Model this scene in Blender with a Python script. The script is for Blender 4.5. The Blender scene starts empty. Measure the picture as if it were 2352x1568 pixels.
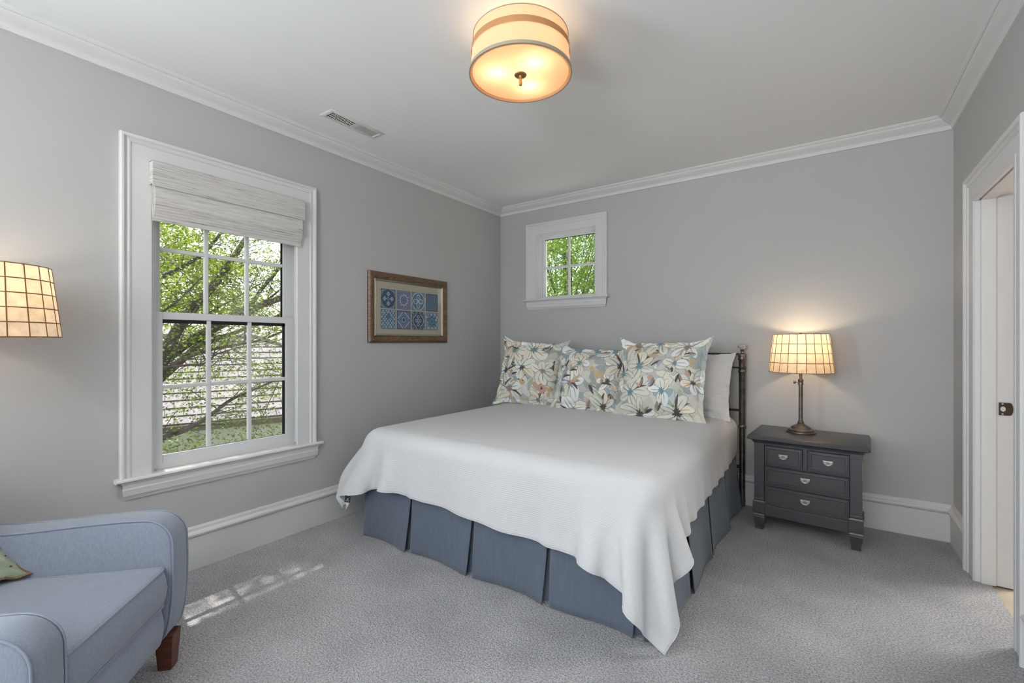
import bpy, math, random
import numpy as np
from mathutils import Vector, Matrix

R = math.radians
PI = math.pi
col = bpy.context.scene.collection
scn = bpy.context.scene

# ---------------------------------------------------------------- camera
XR, YB, ZC = 3.573, 3.975, 2.70          # room: right wall, back wall, ceiling
YF = -2.80                                # front wall, behind the camera
CAM = Vector((2.93, 0.0, 1.275))
YAW = 34.95
cam_data = bpy.data.cameras.new('camera')
cam_data.sensor_width = 36
cam_data.lens = 16.0
cam_data.clip_start = 0.02
cam = bpy.data.objects.new('camera', cam_data)
cam.location = CAM
cam.rotation_euler = (R(90), 0, R(YAW))
col.objects.link(cam)
scn.camera = cam

# ---------------------------------------------------------------- sky, sun, exposure
world = bpy.data.worlds.new('world')
scn.world = world
world.use_nodes = True
wn = world.node_tree.nodes
wl = world.node_tree.links
wn.clear()
sky = wn.new('ShaderNodeTexSky')
sky.sky_type = 'NISHITA'
sky.sun_disc = False
sky.sun_elevation = R(56)
sky.sun_rotation = R(-80)
sky.air_density = 1.0
sky.dust_density = 2.0
sky.ozone_density = 1.0
hsv = wn.new('ShaderNodeHueSaturation')
hsv.inputs['Saturation'].default_value = 0.45
bgn = wn.new('ShaderNodeBackground')
bgn.inputs['Strength'].default_value = 0.30
won = wn.new('ShaderNodeOutputWorld')
wl.new(sky.outputs[0], hsv.inputs['Color'])
wl.new(hsv.outputs[0], bgn.inputs['Color'])
wl.new(bgn.outputs[0], won.inputs['Surface'])

def light(name, kind, loc, power, color=(1, 1, 1), direction=None, **kw):
    d = bpy.data.lights.new(name, kind)
    d.energy = power
    d.color = color
    for k, v in kw.items():
        setattr(d, k, v)
    o = bpy.data.objects.new(name, d)
    o.location = loc
    if direction is not None:
        o.rotation_euler = Vector(direction).to_track_quat('-Z', 'Y').to_euler()
    col.objects.link(o)
    return o

light('sun', 'SUN', (-6, 1, 9), 7.5, (1.0, 0.96, 0.90), (1.0, -0.16, -1.75), angle=R(0.5))
# added fill lights at invented openings in the wall behind the camera
light('front_fill_wide', 'AREA', (1.25, YF - 0.02, 1.45), 8, (0.78, 0.89, 1.0), (0.0, 1, 0.0),
      shape='RECTANGLE', size=1.9, size_y=1.5)
light('front_fill_tall', 'AREA', (2.95, YF - 0.02, 1.25), 14, (0.85, 0.93, 1.0), (0, 1, 0),
      shape='RECTANGLE', size=0.8, size_y=2.0)
# added soft fill light behind the camera, bounced off the ceiling
light('bounce_fill', 'AREA', (2.35, -2.15, 1.75), 128, (0.96, 0.975, 1.0), (0.12, 0.32, 1),
      shape='RECTANGLE', size=1.0, size_y=0.8)
# added cool fill light at an invented left-hand opening, out of view
light('side_fill', 'AREA', (-0.02, -1.25, 1.45), 62, (0.82, 0.91, 1.0), (1, 0.45, 0.1),
      shape='RECTANGLE', size=0.8, size_y=1.5)
# added fill light in the next room, aimed through the doorway
light('next_room_fill', 'AREA', (5.5, 4.7, 2.55), 95, (1, 0.97, 0.93), (-1, -0.65, -0.9),
      shape='RECTANGLE', size=1.0, size_y=0.4)

scn.view_settings.view_transform = 'Standard'
scn.view_settings.look = 'None'
scn.view_settings.exposure = 0.12
scn.view_settings.gamma = 1.0
scn.view_settings.use_curve_mapping = False

# ---------------------------------------------------------------- naming helpers
def tag(o, label=None, cat=None, group=None, kind=None):
    if label: o['label'] = label
    if cat: o['category'] = cat
    if group: o['group'] = group
    if kind: o['kind'] = kind
    return o

def empty(name, loc, rz=0.0):
    o = bpy.data.objects.new(name, None)
    o.empty_display_size = 0.1
    o.location = loc
    o.rotation_euler = (0, 0, rz)
    col.objects.link(o)
    return o

def copy_tree(o, parent=None):
    c = o.copy()
    col.objects.link(c)
    if parent is not None:
        c.parent = parent
    for ch in list(o.children):
        copy_tree(ch, c)
    return c

# ---------------------------------------------------------------- mesh builder
class MB:
    def __init__(s):
        s.v, s.f = [], []
    def add(s, vs, fs):
        n = len(s.v)
        s.v.extend([tuple(p) for p in vs])
        s.f.extend([tuple(i + n for i in f) for f in fs])
        return s
    def box(s, a, b):
        x0, y0, z0 = a; x1, y1, z1 = b
        vs = [(x0,y0,z0),(x1,y0,z0),(x1,y1,z0),(x0,y1,z0),(x0,y0,z1),(x1,y0,z1),(x1,y1,z1),(x0,y1,z1)]
        return s.add(vs, [(0,3,2,1),(4,5,6,7),(0,1,5,4),(1,2,6,5),(2,3,7,6),(3,0,4,7)])
    def cbox(s, c, d):
        return s.box([c[i]-d[i]/2 for i in range(3)], [c[i]+d[i]/2 for i in range(3)])
    def loft(s, rings, cap0=True, cap1=True, closed_ring=True):
        n = len(rings[0]); base = len(s.v)
        for r in rings: s.v.extend([tuple(p) for p in r])
        for i in range(len(rings)-1):
            for j in range(n if closed_ring else n-1):
                k = (j+1) % n
                s.f.append((base+i*n+j, base+i*n+k, base+(i+1)*n+k, base+(i+1)*n+j))
        if cap0: s.f.append(tuple(base+j for j in reversed(range(n))))
        if cap1: s.f.append(tuple(base+(len(rings)-1)*n+j for j in range(n)))
        return s
    def lathe(s, prof, c=(0,0,0), n=32, caps=True):
        rings = [[(c[0]+r*math.cos(2*PI*j/n), c[1]+r*math.sin(2*PI*j/n), c[2]+z) for j in range(n)] for r, z in prof]
        return s.loft(rings, caps, caps)
    def tube(s, pts, rad, n=10, caps=True):
        pts = [Vector(p) for p in pts]
        if not hasattr(rad, '__len__'): rad = [rad]*len(pts)
        rings = []; ref = None
        for i, p in enumerate(pts):
            t = (pts[min(i+1, len(pts)-1)] - pts[max(i-1, 0)]).normalized()
            if ref is None:
                ref = t.orthogonal().normalized()
            u = (ref - t*ref.dot(t)).normalized(); ref = u
            w = t.cross(u)
            rings.append([p + (u*math.cos(2*PI*j/n) + w*math.sin(2*PI*j/n))*rad[i] for j in range(n)])
        return s.loft(rings, caps, caps)
    def tube_closed(s, pts, rad, n=8):
        pts = [Vector(p) for p in pts]; m = len(pts); base = len(s.v); ref = None
        for i, p in enumerate(pts):
            t = (pts[(i+1) % m] - pts[i-1]).normalized()
            if ref is None: ref = t.orthogonal().normalized()
            u = (ref - t*ref.dot(t)).normalized(); ref = u
            w = t.cross(u)
            s.v.extend([tuple(p + (u*math.cos(2*PI*j/n) + w*math.sin(2*PI*j/n))*rad) for j in range(n)])
        for i in range(m):
            for j in range(n):
                k = (j+1) % n; i2 = (i+1) % m
                s.f.append((base+i*n+j, base+i*n+k, base+i2*n+k, base+i2*n+j))
        return s
    def grid(s, P):
        P = np.asarray(P); a, b = P.shape[:2]; base = len(s.v)
        s.v.extend(map(tuple, P.reshape(-1, 3).tolist()))
        for i in range(a-1):
            for j in range(b-1):
                s.f.append((base+i*b+j, base+(i+1)*b+j, base+(i+1)*b+j+1, base+i*b+j+1))
        return s
    def build(s, name, m, parent=None, smooth=None, bevel=None, bseg=2, loc=None, rz=None, M=None, recalc=True):
        me = bpy.data.meshes.new(name)
        vs = s.v if M is None else [tuple(M @ Vector(p)) for p in s.v]
        me.from_pydata(vs, [], s.f)
        me.update()
        if recalc:
            import bmesh
            bm = bmesh.new(); bm.from_mesh(me)
            bmesh.ops.recalc_face_normals(bm, faces=bm.faces)
            bm.to_mesh(me); bm.free()
        me.materials.append(m)
        if smooth is not None:
            me.polygons.foreach_set('use_smooth', [True]*len(me.polygons))
            if smooth < 180: me.set_sharp_from_angle(angle=R(smooth))
        o = bpy.data.objects.new(name, me)
        col.objects.link(o)
        if parent is not None: o.parent = parent
        if loc is not None: o.location = loc
        if rz is not None: o.rotation_euler = (0, 0, rz)
        if bevel:
            b = o.modifiers.new('bevel', 'BEVEL')
            b.width = bevel; b.segments = bseg; b.limit_method = 'ANGLE'; b.angle_limit = R(35)
            b.harden_normals = False
            if smooth is None:
                me.polygons.foreach_set('use_smooth', [False]*len(me.polygons))
        return o

def struct(o):
    o['kind'] = 'structure'
    return o

# ---------------------------------------------------------------- materials
def newmat(name):
    m = bpy.data.materials.new(name)
    m.use_nodes = True
    nt = m.node_tree
    return m, nt, nt.nodes['Principled BSDF'], nt.nodes, nt.links

def paint(name, c, rough=0.5, metal=0.0, noise=None, bump=None, spec=None, mapping=None, sheen=0.0):
    """noise=(scale, amount)  bump=(scale, strength, distance)"""
    m, nt, b, N, L = newmat(name)
    b.inputs['Base Color'].default_value = (*c, 1)
    b.inputs['Roughness'].default_value = rough
    b.inputs['Metallic'].default_value = metal
    if spec is not None: b.inputs['Specular IOR Level'].default_value = spec
    if sheen: b.inputs['Sheen Weight'].default_value = sheen
    tc = N.new('ShaderNodeTexCoord'); mp = N.new('ShaderNodeMapping')
    L.new(tc.outputs['Object'], mp.inputs[0])
    if mapping: mp.inputs['Scale'].default_value = mapping
    if noise:
        n = N.new('ShaderNodeTexNoise'); n.inputs['Scale'].default_value = noise[0]; n.inputs['Detail'].default_value = 4
        L.new(mp.outputs[0], n.inputs['Vector'])
        r = N.new('ShaderNodeValToRGB')
        a = noise[1]
        r.color_ramp.elements[0].position = 0.3; r.color_ramp.elements[1].position = 0.7
        r.color_ramp.elements[0].color = (*[max(0, x*(1-a)) for x in c], 1)
        r.color_ramp.elements[1].color = (*[min(1, x*(1+a)) for x in c], 1)
        L.new(n.outputs['Fac'], r.inputs[0]); L.new(r.outputs[0], b.inputs['Base Color'])
    if bump:
        n2 = N.new('ShaderNodeTexNoise'); n2.inputs['Scale'].default_value = bump[0]; n2.inputs['Detail'].default_value = 3
        L.new(mp.outputs[0], n2.inputs['Vector'])
        bp = N.new('ShaderNodeBump'); bp.inputs['Strength'].default_value = bump[1]; bp.inputs['Distance'].default_value = bump[2]
        L.new(n2.outputs['Fac'], bp.inputs['Height']); L.new(bp.outputs[0], b.inputs['Normal'])
    return m

M_wall = paint('grey_wall_paint', (0.455, 0.452, 0.445), 0.75, bump=(180, 0.05, 0.002))
M_ceil = paint('ceiling_paint', (0.80, 0.795, 0.79), 0.8)
M_trim = paint('white_trim_paint', (0.65, 0.645, 0.64), 0.6)
M_sash = paint('white_sash', (0.66, 0.66, 0.66), 0.4)
M_black = paint('gasket_shadow_black', (0.006, 0.005, 0.008), 0.5)
M_dark_metal = paint('aged_bronze_metal', (0.17, 0.145, 0.125), 0.34, 0.85, noise=(25, 0.35))
M_rail = paint('dark_bronze_rail', (0.05, 0.043, 0.038), 0.45, 0.7)
M_night = paint('charcoal_lacquer', (0.064, 0.065, 0.070), 0.33, spec=0.6)
M_silver = paint('brushed_silver', (0.72, 0.70, 0.66), 0.28, 0.9)
M_arm = paint('blue_grey_linen', (0.22, 0.25, 0.31), 0.9, noise=(220, 0.10), bump=(500, 0.25, 0.002), mapping=(1, 1, 0.35), sheen=0.25)
M_wood = paint('mahogany_wood', (0.10, 0.028, 0.014), 0.35, noise=(12, 0.5), mapping=(1, 1, 6))
M_bark = paint('maple_bark', (0.135, 0.098, 0.098), 0.85, noise=(9, 0.5), bump=(30, 0.6, 0.01))
M_matt = paint('mattress_ticking', (0.75, 0.74, 0.72), 0.8)
M_plate = paint('white_plastic', (0.72, 0.71, 0.69), 0.4)
M_vent = paint('vent_enamel', (0.66, 0.64, 0.61), 0.45)
M_ventdark = paint('vent_duct_dark', (0.03, 0.027, 0.025), 0.7)
M_brass = paint('antique_brass', (0.42, 0.24, 0.11), 0.38, 0.8)
M_bronze_plate = paint('dark_bronze_plate', (0.06, 0.045, 0.03), 0.4, 0.6)

def carpet_mat():
    m, nt, b, N, L = newmat('grey_loop_carpet')
    b.inputs['Roughness'].default_value = 0.95
    b.inputs['Specular IOR Level'].default_value = 0.15
    b.inputs['Sheen Weight'].default_value = 0.15
    tc = N.new('ShaderNodeTexCoord')
    n1 = N.new('ShaderNodeTexNoise'); n1.inputs['Scale'].default_value = 130; n1.inputs['Detail'].default_value = 3; n1.inputs['Roughness'].default_value = 0.7
    n2 = N.new('ShaderNodeTexNoise'); n2.inputs['Scale'].default_value = 3.2; n2.inputs['Detail'].default_value = 5
    vo = N.new('ShaderNodeTexVoronoi'); vo.inputs['Scale'].default_value = 150
    for n in (n1, n2, vo): L.new(tc.outputs['Object'], n.inputs['Vector'])
    r = N.new('ShaderNodeValToRGB')
    e = r.color_ramp.elements
    e[0].position = 0.33; e[0].color = (0.19, 0.19, 0.194, 1)
    e[1].position = 0.62; e[1].color = (0.525, 0.525, 0.535, 1)
    L.new(n1.outputs['Fac'], r.inputs[0])
    r2 = N.new('ShaderNodeValToRGB')
    e = r2.color_ramp.elements
    e[0].position = 0.35; e[0].color = (0.88, 0.88, 0.88, 1)
    e[1].position = 0.65; e[1].color = (1.08, 1.08, 1.08, 1)
    L.new(n2.outputs['Fac'], r2.inputs[0])
    mx = N.new('ShaderNodeMix'); mx.data_type = 'RGBA'; mx.blend_type = 'MULTIPLY'; mx.inputs[0].default_value = 1
    L.new(r.outputs[0], mx.inputs[6]); L.new(r2.outputs[0], mx.inputs[7])
    L.new(mx.outputs[2], b.inputs['Base Color'])
    ad = N.new('ShaderNodeMath'); ad.operation = 'SUBTRACT'
    L.new(n1.outputs['Fac'], ad.inputs[0]); L.new(vo.outputs['Distance'], ad.inputs[1])
    bp = N.new('ShaderNodeBump'); bp.inputs['Strength'].default_value = 0.8; bp.inputs['Distance'].default_value = 0.006
    L.new(ad.outputs[0], bp.inputs['Height']); L.new(bp.outputs[0], b.inputs['Normal'])
    return m
M_carpet = carpet_mat()

def glass_mat(name, tint=(1, 1, 1), refl=1.0):
    m, nt, b, N, L = newmat(name)
    N.remove(b)
    out = N['Material Output']
    tr = N.new('ShaderNodeBsdfTransparent'); tr.inputs[0].default_value = (*tint, 1)
    gl = N.new('ShaderNodeBsdfGlossy'); gl.inputs['Roughness'].default_value = 0.0
    ge = N.new('ShaderNodeNewGeometry')          # two-sided Schlick reflectance of a thin pane
    dt = N.new('ShaderNodeVectorMath'); dt.operation = 'DOT_PRODUCT'
    L.new(ge.outputs['Normal'], dt.inputs[0]); L.new(ge.outputs['Incoming'], dt.inputs[1])
    ab = N.new('ShaderNodeMath'); ab.operation = 'ABSOLUTE'; L.new(dt.outputs['Value'], ab.inputs[0])
    om = N.new('ShaderNodeMath'); om.operation = 'SUBTRACT'; om.inputs[0].default_value = 1.0; L.new(ab.outputs[0], om.inputs[1])
    pw = N.new('ShaderNodeMath'); pw.operation = 'POWER'; pw.inputs[1].default_value = 5.0; L.new(om.outputs[0], pw.inputs[0])
    fr = N.new('ShaderNodeMath'); fr.operation = 'MULTIPLY_ADD'; fr.inputs[1].default_value = 0.93; fr.inputs[2].default_value = 0.07; L.new(pw.outputs[0], fr.inputs[0])
    ml = N.new('ShaderNodeMath'); ml.operation = 'MULTIPLY'; ml.inputs[1].default_value = refl
    mx = N.new('ShaderNodeMixShader')
    L.new(fr.outputs[0], ml.inputs[0]); L.new(ml.outputs[0], mx.inputs[0])
    L.new(tr.outputs[0], mx.inputs[1]); L.new(gl.outputs[0], mx.inputs[2])
    L.new(mx.outputs[0], out.inputs['Surface'])
    return m
M_glass = glass_mat('window_glass')
M_picglass = glass_mat('picture_glass', refl=1.0)

def crystal_mat():
    m, nt, b, N, L = newmat('cut_crystal')
    b.inputs['Transmission Weight'].default_value = 0.75
    b.inputs['Base Color'].default_value = (0.95, 0.93, 0.92, 1)
    b.inputs['IOR'].default_value = 1.55
    b.inputs['Roughness'].default_value = 0.02
    return m
M_crystal = crystal_mat()

def shade_mat(name, c, trans, rough=0.6, noise=None):
    """thin translucent lamp shade"""
    m, nt, b, N, L = newmat(name)
    out = N['Material Output']
    b.inputs['Base Color'].default_value = (*c, 1); b.inputs['Roughness'].default_value = rough
    tl = N.new('ShaderNodeBsdfTranslucent'); tl.inputs[0].default_value = (*c, 1)
    if noise:
        tc = N.new('ShaderNodeTexCoord'); n = N.new('ShaderNodeTexNoise'); n.inputs['Scale'].default_value = noise; n.inputs['Detail'].default_value = 5
        L.new(tc.outputs['Object'], n.inputs['Vector'])
        r = N.new('ShaderNodeValToRGB'); r.color_ramp.elements[0].position = 0.3; r.color_ramp.elements[1].position = 0.75
        r.color_ramp.elements[0].color = (*[x*0.80 for x in c], 1); r.color_ramp.elements[1].color = (*[min(1, x*1.1) for x in c], 1)
        L.new(n.outputs['Fac'], r.inputs[0]); L.new(r.outputs[0], tl.inputs[0]); L.new(r.outputs[0], b.inputs['Base Color'])
    mx = N.new('ShaderNodeMixShader'); mx.inputs[0].default_value = trans
    L.new(b.outputs[0], mx.inputs[1]); L.new(tl.outputs[0], mx.inputs[2]); L.new(mx.outputs[0], out.inputs['Surface'])
    return m
M_capiz = shade_mat('capiz_shell', (0.88, 0.70, 0.50), 0.5, 0.3, noise=30)
M_fabric_shade = shade_mat('linen_drum_fabric', (0.84, 0.64, 0.43), 0.5, 0.8)
M_band = shade_mat('tan_ribbon_band', (0.50, 0.26, 0.11), 0.12, 0.7)
M_diffuser = shade_mat('frosted_glass_diffuser', (0.95, 0.72, 0.50), 0.75, 0.15)
M_came = paint('brown_came', (0.22, 0.10, 0.035), 0.5)
# ================================================================ THE ROOM
def LW(a, b, t): return (t, a, b)            # left wall:  a = y, b = z, t = into the room
def BW(a, b, t): return (a, YB - t, b)       # back wall:  a = x
def RW(a, b, t): return (XR - t, a, b)       # right wall: a = y
def FW(a, b, t): return (a, YF + t, b)       # front wall: a = x

def wall(name, fm, a0, a1, b0, b1, holes, th, m=None):
    """a wall slab with rectangular holes (ha0, ha1, hb0, hb1), each hole lined"""
    g = MB()
    As = sorted(set([a0, a1] + [h[0] for h in holes] + [h[1] for h in holes]))
    Bs = sorted(set([b0, b1] + [h[2] for h in holes] + [h[3] for h in holes]))
    def inside(a, b): return any(h[0] < a < h[1] and h[2] < b < h[3] for h in holes)
    for t in (0.0, -th):
        for i in range(len(As)-1):
            for j in range(len(Bs)-1):
                if inside((As[i]+As[i+1])/2, (Bs[j]+Bs[j+1])/2): continue
                g.add([fm(As[i], Bs[j], t), fm(As[i+1], Bs[j], t), fm(As[i+1], Bs[j+1], t), fm(As[i], Bs[j+1], t)], [(0, 1, 2, 3)])
    for (x0, x1, z0, z1) in list(holes) + [(a0, a1, b0, b1)]:
        for (p, q) in (((x0, z0), (x1, z0)) if z0 != 0.0 else ((x0, z0), (x0, z0)), ((x1, z0), (x1, z1)), ((x1, z1), (x0, z1)), ((x0, z1), (x0, z0))):
            g.add([fm(*p, 0), fm(*q, 0), fm(*q, -th), fm(*p, -th)], [(0, 1, 2, 3)])
    return struct(g.build(name, m or M_wall, recalc=False))

TH = 0.16
W1 = (0.877, 1.712, 0.583, 2.195)            # left window opening (y0, y1, z0, z1)
W2 = (0.456, 1.118, 1.705, 2.362)            # small window opening (x0, x1, z0, z1)
D1 = (2.75, 3.40, 0.0, 2.037)                # doorway opening (y0, y1, z0, z1)
wall('wall_left', LW, YF - TH, YB + TH, -0.3, ZC, [W1, (-1.66, -0.84, 0.68, 2.22)], TH)  # the second opening is added for the side fill light
wall('wall_back', BW, 0, XR, -0.3, ZC, [W2], TH)
wall('wall_right', RW, YF, YB, 0, ZC, [D1], 0.134)
wall('wall_front', FW, 0, XR, 0, ZC, [(0.3, 2.2, 0.7, 2.2), (2.55, 3.35, 0.05, 2.1)], TH)  # both openings are added for the front fill lights
g = MB(); g.box((0, YF - TH, -0.2), (XR + 0.05, YB, 0.0)); struct(g.build('floor', M_carpet))
g = MB(); g.box((-TH, YF - TH, ZC), (XR + 3, YB + TH, ZC + 0.12)); struct(g.build('ceiling', M_ceil))

# next room through the doorway
M_tile = paint('beige_stone_tile', (0.50, 0.42, 0.32), 0.4, noise=(6, 0.15))
g = MB(); g.box((XR + 0.05, 1.4, -0.2), (XR + 2.6, 5.2, -0.008)); struct(g.build('floor_next_room', M_tile))
g = MB(); g.box((XR + 2.6, 1.3, -0.2), (XR + 2.7, 5.3, ZC)); g.box((XR + 0.134, 5.2, -0.2), (XR + 2.7, 5.3, ZC)); g.box((XR + 0.134, 1.3, -0.2), (XR + 2.7, 1.4, ZC))
struct(g.build('wall_next_room', M_wall))

# ---- mouldings
def molding(name, fm, prof, a0, a1, m0=0, m1=0, m=None):
    """extrude profile (b, t) along a; m0/m1 = +1: inside mitre at that end"""
    g = MB()
    r0 = [fm(a0 + m0*t, b, t) for b, t in prof]
    r1 = [fm(a1 - m1*t, b, t) for b, t in prof]
    g.loft([r0, r1])
    return struct(g.build(name, m or M_trim, smooth=28))

def arc(cx, cy, r, a0, a1, n=6):
    return [(cx + r*math.cos(R(a0 + (a1-a0)*i/n)), cy + r*math.sin(R(a0 + (a1-a0)*i/n))) for i in range(n+1)]

z = ZC
CROWN = [(z - 0.078, 0.0), (z - 0.078, 0.010), (z - 0.070, 0.014), (z - 0.066, 0.014)] + \
        [(z - 0.062 + 0.020*i/6 * 1.0, 0.014 + 0.026*(i/6)**1.6) for i in range(7)] + \
        [(z - 0.040 + 0.022*i/6, 0.042 + 0.024*(1-(1-i/6)**1.6)) for i in range(7)] + \
        [(z - 0.016, 0.066), (z - 0.016, 0.072)] + [(z - 0.010, 0.080), (z - 0.003, 0.084), (z, 0.084), (z, 0.0)]
molding('trim_1', LW, CROWN, YF, YB, 1, 1)
molding('trim_2', BW, CROWN, 0, XR, 1, 1)
molding('trim_3', RW, CROWN, YF, YB, 1, 1)
BASE = [(0, 0), (0, 0.018), (0.178, 0.018), (0.182, 0.022), (0.190, 0.031), (0.199, 0.034), (0.207, 0.030), (0.211, 0.024),
        (0.215, 0.018), (0.222, 0.016), (0.228, 0.017), (0.234, 0.014), (0.237, 0.009), (0.238, 0.0)]
molding('baseboard_left', LW, BASE, YF, YB, 0, 1)
molding('baseboard_back', BW, BASE, 0, XR, 1, 1)
molding('baseboard_right', RW, BASE, 3.55, YB, 0, 1)
molding('baseboard_right_near', RW, BASE, YF, 2.60, 0, 0)
molding('baseboard_front', FW, BASE, 0, 2.5, 0, 0)

def casing(name, fm, a0, a1, b0, b1, w, prof, bottom=False, parent=None, m=None):
    """mitred frame round an opening; (a0..b1) = outer edge; prof = (distance from outer edge, protrusion)"""
    g = MB()
    def ring(ca, cb, sa, sb): return [fm(ca + sa*d, cb + sb*d, t) for d, t in prof]
    tl = ring(a0, b1, 1, -1); tr = ring(a1, b1, -1, -1)
    if bottom:
        bl = ring(a0, b0, 1, 1); br = ring(a1, b0, -1, 1)
        g.loft([bl, tl, tr, br, bl], False, False)
    else:
        bl = ring(a0, b0, 1, 0); br = ring(a1, b0, -1, 0)
        g.loft([bl, tl, tr, br])
    return g.build(name, m or M_trim, parent, smooth=28)

def CASE(w, big=1.0):
    return [(0, 0), (0, 0.026*big), (0.004, 0.031*big), (0.012, 0.032*big), (0.018, 0.029*big), (0.022, 0.022*big), (0.028, 0.020*big),
            (0.036, 0.024*big), (0.042, 0.022*big), (0.046, 0.017*big), (w - 0.004, 0.016*big), (w, 0.012*big), (w, 0)]

def sash(parent, fm, a0, a1, b0, b1, t, sl, sr, st, sb, na, nb, mw=0.022, d=0.032, spacer_shade=True, kt=0.006, kr=0.004):
    """one sash: frame with stiles sl/sr, rails st/sb, glass, muntin bars; t = front face"""
    g = MB()
    def bx(x0, x1, y0, y1, t0, t1):
        P = [fm(x0, y0, t0), fm(x1, y1, t1)]
        lo = [min(P[0][i], P[1][i]) for i in range(3)]; hi = [max(P[0][i], P[1][i]) for i in range(3)]
        g.box(lo, hi)
    bx(a0, a0+sl, b0, b1, t-d, t); bx(a1-sr, a1, b0, b1, t-d, t)
    bx(a0+sl, a1-sr, b1-st, b1, t-d, t); bx(a0+sl, a1-sr, b0, b0+sb, t-d, t)
    fr = g.build('sash_frame', M_sash, parent, bevel=0.003)
    ga, gb, gc, gd = a0+sl, a1-sr, b0+sb, b1-st
    g = MB()
    for i in range(1, na):
        c = ga + (gb-ga)*i/na
        bx(c-mw/2, c+mw/2, gc, gd, t-d*0.85, t-0.004)
    for i in range(1, nb):
        c = gc + (gd-gc)*i/nb
        bx(ga, gb, c-mw/2, c+mw/2, t-d*0.85, t-0.005)
    g.build('muntin_grid', M_sash, fr, bevel=0.004)
    if spacer_shade:   # black spacer round the glass, widened to stand for screen frame and painted shadow
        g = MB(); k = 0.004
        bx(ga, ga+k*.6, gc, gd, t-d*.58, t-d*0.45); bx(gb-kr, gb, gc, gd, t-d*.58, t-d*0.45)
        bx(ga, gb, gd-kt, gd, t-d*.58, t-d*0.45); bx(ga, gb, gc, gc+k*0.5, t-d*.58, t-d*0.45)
        g.build('spacer_shadow_strip', M_black, fr)
    g = MB()
    g.add([fm(ga, gc, t-d*0.6), fm(gb, gc, t-d*0.6), fm(gb, gd, t-d*0.6), fm(ga, gd, t-d*0.6)], [(0, 1, 2, 3)])
    g.build('window_pane', M_glass, fr)
    return fr

def stool(parent, fm, a0, a1, top, apron, h, deep):
    """inside sill nose and moulded apron"""
    prof = [(top-0.022, -deep), (top-0.022, 0.030), (top-0.020, 0.042), (top-0.013, 0.050), (top-0.006, 0.049), (top, 0.043), (top, -deep)]
    g = MB(); g.loft([[fm(a0, b, t) for b, t in prof], [fm(a1, b, t) for b, t in prof]])
    g.build('window_sill', M_trim, parent, smooth=28)
    b = top-0.022
    prof = [(b, 0), (b, 0.032), (b-0.006, 0.033), (b-0.010, 0.026), (b-h*0.35, 0.024), (b-h*0.42, 0.027), (b-h*0.55, 0.024), (b-h*0.75, 0.022),
            (b-h*0.80, 0.018), (b-h*0.92, 0.012), (b-h, 0.010), (b-h, 0)]
    rr = lambda e, s: [fm(e + s*(0.034 - t), bb, t) for bb, t in prof]
    g = MB(); g.loft([rr(a0+apron, 1), rr(a1-apron, -1)])
    g.build('window_apron', M_trim, parent, smooth=28)

# ---- large double-hung window in the left wall
w1 = struct(empty('window_1', (0, (W1[0]+W1[1])/2, W1[2])))
def in_parent(root):                                   # parts are modelled in world space
    inv = Matrix.Translation(-Vector(root.location))
    for ch in root.children: ch.matrix_parent_inverse = inv
casing('window_casing', LW, 0.742, 1.802, W1[2], 2.332, 0.135, CASE(0.135), parent=w1)
stool(w1, LW, 0.722, 1.842, W1[2]+0.002, 0.020, 0.092, 0.075)
g = MB()
for (p, q) in (((W1[0], W1[2]), (W1[0]+0.012, W1[3])), ((W1[1]-0.012, W1[2]), (W1[1], W1[3])), ((W1[0], W1[3]-0.012), (W1[1], W1[3]))):
    g.box((-TH-0.02, p[0], p[1]), (-0.002 if p[1] > 0.6 or q[1] > 0.7 else -0.04, q[0], q[1]))
# stepped liners the sashes slide in
for y0, y1 in ((W1[0]+0.012, W1[0]+0.030), (W1[1]-0.030, W1[1]-0.012)):
    g.box((-0.046, y0, W1[2]+0.012), (-0.030, y1, W1[3]-0.012))
    g.box((-0.150, y0, W1[2]+0.012), (-0.125, y1, W1[3]-0.012))
g.box((-0.085, W1[0]+0.012, 1.42), (-0.081, W1[0]+0.020, W1[3]-0.012))
g.box((-0.085, W1[1]-0.020, 1.42), (-0.081, W1[1]-0.012, W1[3]-0.012))
g.build('window_jamb', M_trim, w1, bevel=0.002)
g = MB(); g.box((-TH-0.03, W1[0], W1[2]-0.03), (-0.047, W1[1], W1[2]+0.028)); g.build('sill_block', M_trim, w1)
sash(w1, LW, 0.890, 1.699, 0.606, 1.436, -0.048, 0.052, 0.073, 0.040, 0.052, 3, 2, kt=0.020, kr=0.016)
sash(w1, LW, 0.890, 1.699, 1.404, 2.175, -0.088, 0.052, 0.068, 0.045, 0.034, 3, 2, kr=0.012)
in_parent(w1)

# ---- small fixed window in the back wall
w2 = struct(empty('window_2', ((W2[0]+W2[1])/2, YB, W2[2])))
casing('window_casing', BW, 0.343, 1.237, W2[2], 2.480, 0.118, CASE(0.118, 0.9), parent=w2)
stool(w2, BW, 0.326, 1.256, W2[2]+0.002, 0.016, 0.082, 0.06)
g = MB()
for k, (wd, t0, t1) in enumerate(((0.010, -0.001, -0.03), (0.020, -0.03, -0.06), (0.031, -0.06, -0.075), (0.020, -0.12, -TH-0.02))):
    for (x0, x1, z0, z1) in ((W2[0]-0.01, W2[0]+wd, W2[2]+wd*0.6, W2[3]-wd), (W2[1]-wd, W2[1]+0.01, W2[2]+wd*0.6, W2[3]-wd), (W2[0]-0.01, W2[1]+0.01, W2[3]-wd, W2[3]+0.01), (W2[0]-0.01, W2[1]+0.01, W2[2]-0.01, W2[2]+wd*0.6)):
        g.box((x0, YB - t0, z0), (x1, YB - t1, z1))
g.build('window_jamb', M_trim, w2)
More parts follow.
